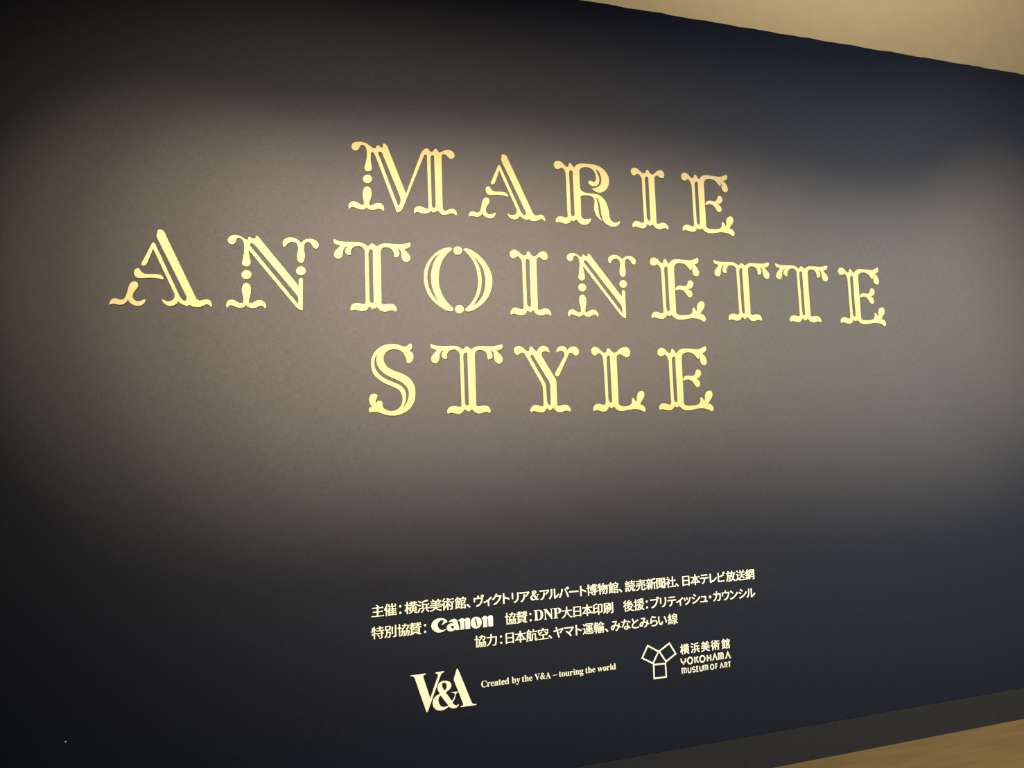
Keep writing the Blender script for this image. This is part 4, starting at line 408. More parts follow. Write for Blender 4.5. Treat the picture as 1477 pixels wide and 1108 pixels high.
 "運":[[36,-24,18,-1,21,9,46,35,63,49,79,59,82,64,82,184,79,190,17,191,15,196,15,216,21,220,129,220,134,218,135,61,138,56,171,33,179,33,196,45,209,32,219,37,229,28,239,34,244,34,264,8,351,8,361,11,391,34,396,34,409,16,414,13,421,16,451,39,456,39,461,35,471,40,479,32,490,14,489,-13,469,-17,419,-18,406,-20,211,-20,186,-17,179,-13,162,-11,159,1,116,32,109,34,98,29,86,17,54,-24],[286,28,283,31,282,64,279,67,154,68,148,71,148,89,151,92,276,93,281,94,282,101,282,124,279,127,181,128,175,131,176,263,181,265,279,265,282,269,282,294,281,299,276,300,189,300,181,312,149,314,148,321,149,398,156,400,471,399,472,379,472,319,471,314,439,312,431,300,341,300,336,298,335,294,335,269,339,265,441,265,446,263,447,131,441,128,339,127,335,124,335,99,336,94,341,93,426,93,461,117,466,114,479,94,479,69,474,68,339,67,335,64,335,34,333,29],[224,149,281,149,282,154,281,186,274,187,224,186,223,169],[337,149,396,149,397,154,396,186,389,187,337,186,335,169],[224,209,281,209,282,214,281,243,274,245,224,244,223,226],[337,209,396,209,397,214,396,243,389,245,337,244,335,226],[96,295,59,347,33,376,34,382,56,394,69,395,75,391,105,361,138,316,135,309,116,298,109,295],[199,326,279,325,282,329,284,349,326,350,334,348,335,329,339,325,381,325,413,349,421,350,422,374,416,377,201,377,198,371,198,331]],
 "館":[[256,-37,253,-31,251,281,224,284,221,304,211,298,198,299,159,337,126,364,121,362,105,341,71,308,36,281,26,280,21,282,10,309,12,314,46,340,81,375,114,419,129,420,149,411,151,406,148,399,150,394,219,336,221,336,222,339,223,356,226,360,333,361,334,369,318,406,323,411,341,420,356,419,364,406,379,374,373,366,374,362,376,360,466,360,472,356,472,286,469,283,439,282,435,279,434,164,429,163,306,162,302,161,300,156,300,121,304,115,449,115,454,113,454,-33,449,-35,411,-35,408,-31,407,-19,404,-15,306,-15,300,-19,300,-34,296,-37],[39,-30,35,-26,25,-1,39,16,45,36,45,269,51,272,108,274,109,279,98,311,99,316,116,324,134,325,139,322,142,316,157,274,204,272,210,269,210,114,204,110,92,109,90,104,90,31,91,28,96,28,144,49,147,56,137,79,137,84,159,94,171,95,177,89,204,34,217,-1,211,-7,196,-14,181,-15,176,-9,165,19,159,22,86,-11,54,-29],[302,14,406,14,407,21,406,86,399,87,302,86,300,66,300,19],[92,136,163,136,165,141,164,181,156,182,92,181,90,161,90,141],[302,189,388,189,390,196,389,256,381,257,302,256,300,236,300,194],[92,206,163,206,165,211,164,248,156,250,92,249,90,229],[267,284,424,283,427,289,427,329,421,332,269,332,265,326,265,289]],
 "：":[[119,-7,101,-2,88,11,83,31,83,44,86,54,90,64,104,74,124,77,146,74,161,62,167,46,167,29,164,16,160,9,149,-2,129,-7],[119,238,101,243,88,256,83,274,83,289,86,299,89,306,104,319,124,322,146,319,161,306,167,291,167,271,164,261,160,254,149,243,129,238]],
 "m横":[[91,-45,88,-39,86,135,81,130,57,76,41,53,24,54,8,79,8,86,8,96,27,126,57,191,74,244,80,269,76,272,19,274,18,279,18,314,24,317,81,318,86,319,89,423,109,425,131,425,136,423,139,319,144,318,194,317,197,314,198,301,201,298,244,298,250,301,249,336,244,337,192,339,190,344,190,374,194,380,248,381,250,386,250,421,254,425,298,424,300,419,300,384,304,380,361,380,365,384,365,419,367,424,406,425,411,425,415,421,415,386,417,381,476,379,477,374,476,339,471,338,417,336,415,331,415,304,419,298,486,296,487,291,486,257,481,255,359,255,355,251,355,234,357,229,361,228,464,227,469,226,470,54,464,50,400,49,404,43,459,12,484,-5,492,-14,491,-24,466,-44,449,-44,416,-21,356,16,355,24,358,29,377,44,380,49,291,50,285,49,285,46,312,29,312,21,309,16,274,-9,251,-22,206,-44,189,-44,166,-22,166,-9,204,8,234,26,251,38,260,49,199,51,198,56,196,141,194,141,178,121,164,121,147,151,139,159,137,-41,131,-45],[249,89,303,89,305,94,304,121,296,122,249,121,248,106],[357,89,418,89,420,94,419,121,411,122,357,121,355,106],[249,159,303,159,305,164,304,188,296,190,249,189,248,174],[357,159,416,158,420,161,420,186,414,190,359,190,355,184,355,164],[193,169,196,168,197,171,198,221,199,226,301,228,305,234,304,253,299,255,181,255,178,259,177,269,174,272,139,271,138,251,141,241],[302,299,363,299,365,304,364,336,356,337,302,336,300,319]],
 "m浜":[[179,-44,151,-24,151,-11,200,36,234,84,254,85,286,74,287,64,269,36,222,-21,196,-44],[436,-39,405,-1,348,56,345,66,349,73,374,87,389,87,400,79,460,19,482,-9,485,-19,481,-24,454,-39],[54,-32,21,-16,18,-11,18,-4,49,51,96,147,101,150,114,150,141,138,149,140,194,140,197,144,199,371,331,401,391,420,411,419,444,396,445,389,441,385,409,373,339,355,254,338,250,331,250,281,256,278,473,276,475,256,473,236,411,235,406,233,405,146,406,142,411,140,486,139,487,134,486,99,479,98,149,98,144,99,141,107,139,106,77,-21,69,-32],[252,141,351,141,352,149,351,233,344,235,252,234,250,214,250,146],[101,196,64,222,14,251,13,264,31,287,44,290,54,287,109,257,139,236,139,221,124,198,119,195],[129,323,94,349,41,381,41,391,61,416,79,417,99,407,141,382,169,362,169,349,151,326,146,323]],
 "m美":[[34,-42,16,-14,16,-1,24,2,71,11,126,29,161,50,185,74,192,86,191,89,186,90,36,90,33,96,34,131,41,132,209,133,212,136,215,159,214,162,209,162,24,163,20,169,21,203,29,205,216,205,221,206,222,211,222,234,219,237,71,238,66,239,65,244,65,274,69,280,219,280,222,286,222,306,221,311,46,313,43,319,43,349,44,354,135,356,134,364,109,399,108,411,111,415,131,424,146,427,154,426,181,392,199,356,294,355,299,358,314,381,338,424,341,427,349,427,389,417,392,411,392,401,363,359,364,356,454,355,459,353,460,319,456,313,277,311,275,306,275,286,279,280,434,280,437,274,437,244,436,239,431,238,279,237,275,234,275,209,281,205,479,205,482,199,481,164,474,163,276,162,271,154,269,136,270,134,274,133,473,131,475,126,475,96,471,90,311,90,306,89,306,86,313,76,340,51,351,43,381,28,424,13,483,1,484,-11,466,-39,461,-42,444,-42,409,-35,381,-27,344,-12,306,11,286,28,268,46,254,67,249,70,236,48,211,20,171,-7,111,-29,54,-42]],
 "m術":[[71,-45,68,-39,67,159,66,162,64,162,39,138,24,138,6,164,3,171,3,179,6,185,50,229,71,255,92,286,111,322,121,325,136,322,156,314,164,303,218,304,220,309,220,414,224,420,268,419,271,388,276,388,294,397,308,396,341,355,344,356,345,381,349,385,478,384,480,364,478,344,354,342,351,339,352,331,351,321,329,307,314,309,279,362,274,367,271,367,270,364,270,309,274,303,349,302,352,299,353,271,356,268,481,267,487,264,487,231,486,226,446,225,443,221,442,-4,439,-16,434,-25,421,-34,391,-40,344,-40,337,-36,328,-6,329,6,386,8,390,11,392,16,392,221,386,225,337,226,335,254,331,257,276,257,270,254,271,222,274,220,296,222,302,219,322,189,352,136,369,99,369,86,344,75,331,75,326,78,292,146,274,176,271,176,269,-41,264,-42,226,-42,220,-39,219,140,214,135,189,86,169,55,151,34,134,33,121,44,119,44,116,-43,111,-45],[119,81,121,81,130,91,142,109,159,139,177,176,199,241,202,254,199,257,149,258,146,259,144,267,141,266,118,229],[31,288,11,314,11,324,67,379,99,424,114,425,144,414,147,406,144,396,121,363,92,329,54,293,44,288]],
 "m館":[[256,-45,253,-39,252,271,249,275,224,276,221,296,211,290,198,291,159,330,126,356,121,354,102,329,119,332,137,331,147,311,155,284,159,280,204,280,210,276,210,106,206,103,179,102,176,99,214,19,220,4,220,-6,211,-14,196,-22,181,-22,176,-16,165,11,159,15,86,-18,54,-37,46,-37,36,-36,23,-6,23,6,39,24,45,44,45,271,44,275,41,276,34,273,21,274,8,304,8,316,46,348,81,383,114,427,131,427,154,416,154,399,156,396,186,372,219,343,221,343,222,346,223,364,226,367,328,369,329,374,313,404,313,411,318,416,341,427,356,426,367,409,383,371,386,368,466,367,472,364,472,279,469,275,439,275,435,271,434,157,429,155,306,155,302,154,300,149,300,126,304,123,449,122,454,121,454,-41,449,-42,411,-42,408,-39,407,-26,404,-23,306,-23,300,-26,300,-41,296,-45],[302,21,406,21,407,29,406,78,399,80,302,79,300,59,300,26],[91,36,96,36,141,55,143,59,133,79,133,86,136,91,151,99,152,101,99,102,91,101],[92,144,161,143,165,146,165,171,159,175,94,175,90,169,90,149],[302,196,388,196,390,204,389,248,381,250,302,249,300,229,300,201],[92,214,161,213,165,216,165,239,159,242,94,242,90,236],[51,281,103,281,104,286,94,319,89,317,51,284],[267,291,424,290,427,294,427,321,421,325,269,325,265,319,265,296]],
 "bn":[[14,0,14,12,24,13,35,21,40,44,40,189,35,211,26,217,16,218,15,229,109,230,111,201,134,222,151,232,161,235,181,237,204,235,220,226,237,206,245,181,245,44,248,26,256,15,270,11,270,1,150,1,150,11,167,16,172,24,175,36,175,179,172,189,167,196,164,200,151,202,136,200,129,195,111,177,110,174,110,29,116,18,124,13,135,11,135,1]],
 "be":[[101,-7,81,-2,66,5,50,19,35,36,25,56,18,79,15,96,15,139,20,161,30,184,39,197,59,217,74,227,94,235,116,237,126,235,144,235,166,225,180,214,197,191,207,164,208,149,210,144,210,124,89,122,88,104,95,69,105,51,113,44,126,35,136,33,156,33,169,35,182,44,201,64,212,54,200,36,177,14,161,3,141,-5,124,-7],[88,144,150,144,150,179,147,196,142,209,134,217,129,220,116,220,104,215,100,211,90,191,90,176,88,171]],
 "bd":[[94,-7,74,-2,50,14,35,31,23,56,15,89,15,134,25,174,40,201,59,220,74,230,89,235,106,237,129,235,149,225,164,211,165,311,159,320,149,325,131,328,131,340,236,340,238,44,243,29,251,23,259,22,262,19,262,9,219,5,166,-7,164,24,149,8,126,-5,109,-7],[125,21,139,23,147,29,160,41,165,54,165,184,162,191,151,202,141,207,129,209,116,207,106,200,98,189,90,164,90,146,88,141,88,86,93,54,100,36,109,28,116,23]],
 "bu":[[86,-7,74,-5,60,1,48,14,38,36,35,49,35,184,33,189,32,204,21,217,11,218,9,220,8,229,105,229,105,51,110,36,121,28,141,28,154,33,170,49,170,196,165,211,156,217,144,218,140,221,140,229,239,230,240,51,245,31,251,25,266,22,267,11,256,8,234,7,216,3,204,2,194,-2,171,-7,169,27,151,10,129,-2,109,-7]],
 "bP":[[14,0,14,12,19,15,31,15,46,23,55,41,55,296,50,311,41,320,29,325,16,325,14,328,13,339,164,340,171,338,206,337,211,335,226,335,251,327,279,310,290,296,300,279,305,251,302,224,289,195,264,173,251,165,236,160,216,155,135,151,135,51,138,36,143,26,149,20,159,15,179,12,180,1],[135,171,149,170,156,172,174,173,189,178,205,191,210,199,215,214,217,231,217,261,212,289,207,299,192,314,179,320,149,320,138,311,135,299]],
 "bw":[[91,-7,12,199,5,211,-7,219,-6,230,102,229,102,219,88,214,85,199,124,96,157,174,147,206,141,215,125,221,126,230,239,230,240,219,225,214,220,206,220,201,248,111,251,108,278,176,285,189,287,201,287,211,279,217,266,220,265,229,332,229,332,221,316,212,305,191,226,-7,216,-7,213,-1,166,144,138,79,107,-1,104,-7]],
 "bt":[[86,-7,64,-2,51,5,43,16,38,31,37,49,35,54,35,204,34,207,16,208,15,221,18,226,35,241,69,278,94,312,96,315,104,315,106,315,107,311,108,231,151,230,155,229,155,226,154,208,108,206,108,49,111,38,116,33,124,30,137,34,147,44,154,55,161,52,165,46,149,20,131,5,119,-2]],
 "bb":[[34,-7,32,301,27,319,19,325,6,328,5,339,101,340,103,209,121,225,144,235,171,237,174,235,186,235,209,225,222,214,235,199,250,166,253,136,255,131,252,94,242,59,232,41,210,16,199,8,184,0,154,-7,121,-5,99,5,84,17,76,20,41,-7],[133,11,136,10,151,13,167,26,177,51,180,84,182,89,182,144,177,174,169,192,159,202,146,207,129,207,121,205,113,199,103,179,103,51,105,46,105,31,119,15]],
 "bA":[[-6,0,-6,12,12,19,25,31,32,44,150,341,154,347,166,347,220,224,233,189,240,176,245,159,267,111,288,59,306,25,319,15,330,14,330,1,171,0,170,11,174,15,194,15,205,21,210,29,210,44,190,96,79,97,75,96,60,59,55,44,55,34,58,26,64,20,74,15,89,15,94,12,95,1],[85,121,179,121,131,237]],
 "by":[[34,-105,16,-100,8,-94,0,-84,-5,-71,-5,-64,-5,-56,0,-44,11,-33,21,-30,36,-30,50,-39,55,-49,55,-66,58,-71,66,-72,72,-69,85,-56,97,-31,104,-4,30,181,12,214,-2,219,-2,229,119,230,120,219,101,215,95,206,95,201,127,119,130,106,135,94,139,91,160,151,165,159,177,201,177,206,171,215,166,217,150,219,150,229,221,230,222,219,208,211,198,194,117,-29,100,-66,89,-82,71,-97,61,-102,49,-105]],
 "bi":[[14,0,14,12,29,15,35,21,40,44,40,189,35,211,26,217,16,218,15,229,109,230,110,36,115,19,126,13,135,11,135,1],[66,270,51,278,40,291,38,314,49,335,69,345,81,345,102,334,112,314,112,301,110,291,99,278,84,270]],
 "bV":[[159,-10,85,159,80,176,65,206,35,281,17,311,9,320,-10,326,-10,339,157,339,156,328,124,322,115,314,113,304,120,279,127,266,138,236,170,164,180,134,190,111,194,110,232,209,235,221,245,241,255,274,260,281,264,304,262,314,254,322,246,325,229,325,224,328,223,339,329,340,329,328,326,325,316,325,305,319,293,304,285,289,265,231,255,211,252,199,213,101,210,89,200,69,197,56,188,36,185,24,175,4,172,-9]],
 "bD":[[16,0,15,11,41,18,50,26,55,41,55,294,52,306,47,314,39,322,31,325,16,325,11,328,10,339,166,340,174,338,204,337,206,335,231,332,254,325,284,310,299,297,315,281,332,254,342,226,347,199,347,154,343,126,342,109,317,59,281,25,229,5,209,5,179,0],[160,19,166,18,196,23,216,33,234,50,247,74,252,89,260,134,260,199,258,206,257,226,247,264,230,294,211,310,199,317,169,322,156,322,143,316,138,309,135,291,135,49,141,25,149,20]],
 "bh":[[14,0,14,12,24,13,35,21,40,44,40,296,35,319,31,322,15,329,15,339,109,340,111,201,134,222,161,235,176,235,181,237,204,235,219,227,237,206,245,179,245,41,250,21,256,15,270,11,270,1,150,1,150,11,167,16,172,24,175,36,175,179,172,189,167,196,164,200,151,202,136,200,129,195,111,177,110,174,110,29,116,18,124,13,135,11,135,1]],
 "bN":[[299,-7,114,220,81,257,80,41,83,31,90,21,104,15,124,12,125,1,13,1,14,12,36,15,50,24,55,36,55,54,57,59,57,289,27,321,14,328,14,340,116,340,289,128,290,301,285,314,274,322,249,325,248,339,357,339,357,329,355,326,339,325,326,320,320,314,315,301,315,-4,314,-7]],
 "ba":[[69,-7,46,-2,34,5,25,14,20,21,15,36,15,51,18,66,29,85,56,107,94,125,139,140,146,140,147,194,139,210,134,215,121,220,99,220,84,215,78,204,90,181,92,171,90,161,79,148,69,143,59,143,41,145,33,151,28,159,25,171,25,186,28,194,35,206,44,215,71,230,89,235,129,237,136,235,156,235,176,230,199,215,207,204,215,186,217,171,218,34,221,28,226,26,234,30,239,30,244,21,229,5,209,-5,196,-7,169,-5,155,6,152,19,150,24,146,25,126,8,121,7,109,0,91,-5],[108,26,119,25,129,30,147,46,146,125,114,112,93,86,88,61,90,56,90,41,100,29]],
 "bo":[[111,-7,89,-2,64,10,50,21,38,36,28,51,18,79,15,94,15,136,18,151,28,179,51,210,69,222,84,230,99,235,131,237,136,235,151,235,181,222,199,210,212,194,222,179,232,151,235,136,235,91,230,69,220,46,206,28,196,18,179,5,154,-5,136,-7],[125,9,139,10,149,18,157,31,160,41,162,59,162,161,160,166,160,184,152,206,146,215,139,220,121,222,111,220,103,214,95,201,90,184,90,166,88,159,88,69,90,64,90,46,95,29,109,13]],
 "bg":[[96,-105,91,-103,71,-102,44,-95,23,-81,13,-69,10,-56,15,-41,29,-28,49,-19,38,-11,23,4,18,21,20,39,28,51,36,60,59,75,64,75,74,81,71,85,45,99,23,126,18,156,18,174,23,189,34,205,51,220,71,230,89,235,126,237,131,235,146,235,171,228,234,227,234,200,201,199,212,179,217,154,215,131,204,110,186,93,161,80,146,78,101,77,91,75,78,64,75,54,78,44,89,38,136,37,144,35,174,35,186,32,211,22,222,14,232,-4,235,-24,232,-49,222,-66,210,-79,181,-95,146,-102],[115,-86,119,-87,126,-85,164,-82,184,-72,190,-66,195,-54,195,-41,192,-36,179,-28,164,-25,71,-25,60,-36,55,-46,55,-59,58,-66,71,-77,81,-82],[113,94,121,93,134,98,142,109,147,131,147,184,145,199,140,209,132,216,121,220,109,220,94,207,88,194,85,176,85,139,88,121,96,103,104,95]],
 "br":[[14,0,14,12,29,15,35,21,40,44,40,189,35,211,26,217,16,218,15,229,106,230,109,188,123,209,138,224,151,232,169,237,179,237,191,235,202,229,212,216,215,206,215,191,210,179,201,170,184,165,171,168,165,171,146,192,139,192,131,190,119,177,113,164,112,149,110,144,110,46,113,26,119,18,134,13,146,12,147,1]],
 "bl":[[14,0,14,12,29,15,35,21,40,44,40,296,35,319,29,325,21,325,15,329,15,339,109,340,110,36,115,19,126,13,135,11,135,1]],
 "bC":[[171,-7,134,0,101,15,85,26,58,54,40,79,28,109,20,149,20,189,22,194,23,209,35,249,53,279,78,306,104,325,131,337,161,345,186,345,194,347,199,345,219,345,249,337,271,328,294,325,301,328,306,333,310,344,314,347,324,347,324,230,314,230,310,234,305,249,292,271,265,304,246,317,221,327,194,330,166,325,139,302,120,269,110,229,110,201,108,194,108,149,110,141,110,116,123,71,144,40,171,23,184,22,204,18,219,18,244,23,266,33,287,46,319,77,322,76,332,66,329,60,305,34,284,18,256,3,229,-5,214,-5,209,-7]],
 "b–":[[1,135,0,161,0,164,4,165,246,165,250,164,250,161,250,139,249,135,246,135]],
 "b&":[[88,209,68,259,67,294,85,327,117,346,160,350,204,339,234,314,242,284,229,250,200,227,165,213,243,95,266,121,282,158,285,175,271,187,237,194,237,201,318,200,323,192,305,181,295,165,281,120,251,76,270,50,294,35,315,39,326,48,332,42,319,20,294,6,262,3,228,15,203,35,163,12,113,0,64,8,27,30,4,68,0,110,12,149,44,180,91,200],[150,330,131,327,124,307,133,268,156,230,173,251,181,285,175,316],[100,184,80,160,73,123,84,81,108,49,142,37,173,40,196,50]]}
CREDITS = [["l1",0.8995,[["主",0.4238],["催",0.4753],["：",0.5158],["横",0.5595],["浜",0.6118],["美",0.6633],["術",0.7151],["館",0.7694],["、",0.8042],["ヴ",0.85],["ィ",0.8884],["ク",0.9284],["ト",0.9711],["リ",1.0118],["ア",1.0546],["&",1.1004],["ア",1.1463],["ル",1.1902],["バ",1.2379],["ー",1.2845],["ト",1.3292],["博",1.3709],["物",1.4233],["館",1.4769],["、",1.5112],["読",1.5593],["売",1.6132],["新",1.6668],["聞",1.7163],["社",1.7678],["、",1.8005],["日",1.848],["本",1.8971],["テ",1.9463],["レ",1.9943],["ビ",2.0389],["放",2.0898],["送",2.144],["網",2.1966]]],["l2a",0.8137,[["特",0.4225],["別",0.4735],["協",0.5266],["賛",0.5759],["：",0.6165]]],["l2b",0.8137,[["協",0.9871],["賛",1.0384],["：",1.0779],["D",1.1148],["N",1.1607],["P",1.2025],["大",1.2472],["日",1.2965],["本",1.3447],["印",1.3949],["刷",1.4463]]],["l2c",0.8137,[["後",1.5461],["援",1.5997],["：",1.6397],["ブ",1.68],["リ",1.7233],["テ",1.7685],["ィ",1.8086],["ッ",1.8489],["シ",1.8952],["ュ",1.9374],["・",1.9714],["カ",2.0084],["ウ",2.0564],["ン",2.1007],["シ",2.1499],["ル",2.1953]]],["l3",0.73365,[["協",0.8503],["力",0.9004],["：",0.942],["日",0.9806],["本",1.0291],["航",1.0803],["空",1.1331],["、",1.1652],["ヤ",1.2044],["マ",1.254],["ト",1.2997],["運",1.3436],["輸",1.397],["、",1.4336],["み",1.4789],["な",1.5303],["と",1.5761],["み",1.6216],["ら",1.6705],["い",1.7148],["線",1.7677]]]]
EM = 0.0535
glyph_mesh = {}
def char_mesh(key, em, sx=1.0):
    k = (key, round(em, 5), round(sx, 4))
    if k not in glyph_mesh:
        cs = [pairs(c, em / 500.0) for c in FONT[key]]
        x0, x1, y0, y1 = bbox(cs)
        cs = move(cs, -(x0 + x1) / 2 * sx, 0, sx, 1)
        me = plate(cs, VT)
        me.materials.append(M_CREAM)
        glyph_mesh[k] = me
    return glyph_mesh[k]
CLAB = {
 'l1': 'long topmost line of small cream lettering under the gold title',
 'l2a': 'short cream lettering ending in a colon, left of the bold wordmark logo',
 'l2b': 'cream lettering with three Latin capitals, just right of the bold wordmark logo',
 'l2c': 'cream katakana lettering at the right end of the second small line',
 'l3': 'third line of small cream lettering, centred above the two museum logos',
}
for key, v, chars in CREDITS:
    base = v - 0.38 * EM
    t = thing('credit_line', CLAB[key], 'lettering', (chars[0][1] - EM / 2, 0.0, base), 'small cream credit lines')
    for ch, u in chars:
        if ch in 'DNP':
            me = char_mesh('b' + ch, EM * 1.2, 0.97)
            dz = 0.0
        elif ch == '&':
            me = char_mesh('b&', EM * 1.12, 1.0); dz = 0.0
        else:
            me = char_mesh(ch, EM); dz = 0.0
        o = link('character', me, None, t)
        o.location = (u - t.location.x, 0, dz)

TAG = {"base":0.54498,"cap":0.02631,"words":[["Created",0.8473,0.9725],["by",0.981,1.0218],["the",1.0269,1.0772],["V&A",1.0846,1.1615],["–",1.1682,1.1904],["touring",1.1962,1.3142],["the",1.3211,1.3715],["world",1.3784,1.4715]]}
t = thing('tagline', 'small cream English tagline between the monogram logo and the museum logo', 'lettering',
          (TAG['words'][0][1], 0.0, TAG['base']))
em = TAG['cap'] / 0.69
for wd, l, r in TAG['words']:
    parts = []; x = 0.0
    for ch in wd:
        cs = [pairs(c, em / 500.0) for c in FONT['b' + ch]]
        a, b, _, _ = bbox(cs)
        if ch == '–': cs = move(cs, 0, -0.03 * em)
        parts.append((cs, a, b))
    tot = sum(b - a for _, a, b in parts)
    n = len(parts)
    gap = (0.035 * em) if n > 1 else 0
    r -= 0.0015; l += 0.0015
    sx = (r - l - gap * (n - 1)) / tot
    allc = []
    for cs, a, b in parts:
        allc += move(cs, x - a * sx, 0, sx, 1)
        x += (b - a) * sx + gap
    me = plate(allc, VT); me.materials.append(M_CREAM)
    o = link('word', me, None, t)
    o.location = (l - TAG['words'][0][1], 0, 0)

# logos
LOGOS = {
 "VA":{"o":[0.551,0.476],"parts":[["letter",[[[0,1514,1],[11,1540,1],[632,1546,1],[635,1518],[553,1485],[528,1444],[540,1375,1],[797,540,1],[1124,1342,1],[1147,1417],[1128,1466],[1047,1495,1],[1044,1537,1],[1397,1547,1],[1403,1517],[1319,1484],[1277,1440],[1244,1376,1],[682,25,1],[627,19,1],[178,1409,1],[130,1479]]]],["ampersand",[[[1184,693],[1117,857],[1114,973],[1174,1083],[1279,1147],[1423,1159],[1567,1121],[1668,1040],[1696,939],[1651,828],[1556,752],[1441,704,1],[1698,315,1],[1773,402],[1828,522],[1836,579],[1790,619],[1677,643,1],[1677,664,1],[1947,663,1],[1963,636],[1903,600],[1870,546],[1824,396],[1723,253,1],[1786,167],[1868,117],[1935,128],[1973,158,1],[1993,139,1],[1949,67],[1865,20],[1761,11],[1649,49],[1564,115,1],[1432,40],[1267,0],[1104,26],[984,100],[906,226],[893,363],[934,493],[1038,595],[1193,662,1]],[[1390,1094],[1328,1083],[1302,1018],[1333,887],[1408,761,1],[1465,832],[1493,945],[1471,1045]],[[1223,610,1],[1159,531],[1135,408],[1172,268],[1251,161],[1363,123],[1466,132],[1543,164,1]]]],["letter",[[[1938,1556,1],[1975,1575],[2005,1538,1],[2518,207,1],[2567,112],[2639,73],[2749,62,1],[2726,18,1],[2052,24,1],[2063,52],[2157,73],[2176,115],[2161,176,1],[1807,1140,1],[1813,1198,1]]]]]},
 "CANON":{"o":[0.6433,0.7878],"parts":[["letter",[[[679,401,1],[619,486],[517,546],[393,572],[248,563],[123,506],[28,407],[0,292],[32,171],[121,73],[254,9],[398,4],[523,40],[640,117,1],[545,87],[442,84],[350,128],[280,224],[262,324],[306,418],[391,479],[495,488],[540,474,1],[437,283,1]]]],["letter",[[[730,376,1],[805,447],[911,481],[1015,476],[1077,430],[1116,336],[1180,21,1],[1023,18,1],[993,71,1],[918,9],[813,0],[710,31],[646,107],[653,205],[717,278],[822,313],[930,288,1],[907,348],[835,381]],[[956,154],[953,138],[946,124],[935,113],[922,104],[906,100],[889,99],[872,103],[857,111],[844,122],[834,136],[828,151],[826,167],[829,183],[836,197],[847,209],[860,217],[876,222],[893,222],[909,218],[925,210],[938,199],[948,186],[954,170]]]],["letter",[[[1143,403,1],[1225,455],[1331,471],[1393,438],[1409,407,1],[1500,468],[1585,473],[1636,434],[1651,352,1],[1644,23,1],[1454,23,1],[1453,342,1],[1429,377],[1403,343,1],[1397,25,1],[1216,24,1],[1215,327],[1191,377]]]],["letter",[[[1921,476],[2062,422],[2150,302],[2150,162],[2071,49],[1905,0],[1752,62],[1681,179],[1690,318],[1775,440]],[[1848,403,1],[1912,401,1],[1987,84,1],[1929,74,1]]]],["letter",[[[2147,393,1],[2224,446],[2321,473],[2395,429],[2411,397,1],[2504,469],[2591,474],[2650,424],[2656,353,1],[2650,20,1],[2456,19,1],[2452,339,1],[2430,373],[2403,339,1],[2398,15,1],[2209,15,1],[2205,327],[2182,364]]]]]}}
def logo(key, name, label, cat):
    L = LOGOS[key]
    t = thing(name, label, cat, (L['o'][0], 0.0, L['o'][1]))
    for nm, cs in L['parts']:
        me = plate([[(p.x * 1e-4, p.y * 1e-4) for p in smooth(ct)] for ct in cs], VT)
        me.materials.append(M_CREAM)
        link(nm, me, None, t)
    return t
logo('CANON', 'wordmark_logo', 'bold cream five-letter wordmark logo in the second small line', 'logo')
logo('VA', 'monogram_logo', 'cream serif monogram logo of V, ampersand and A, low on the wall', 'logo')

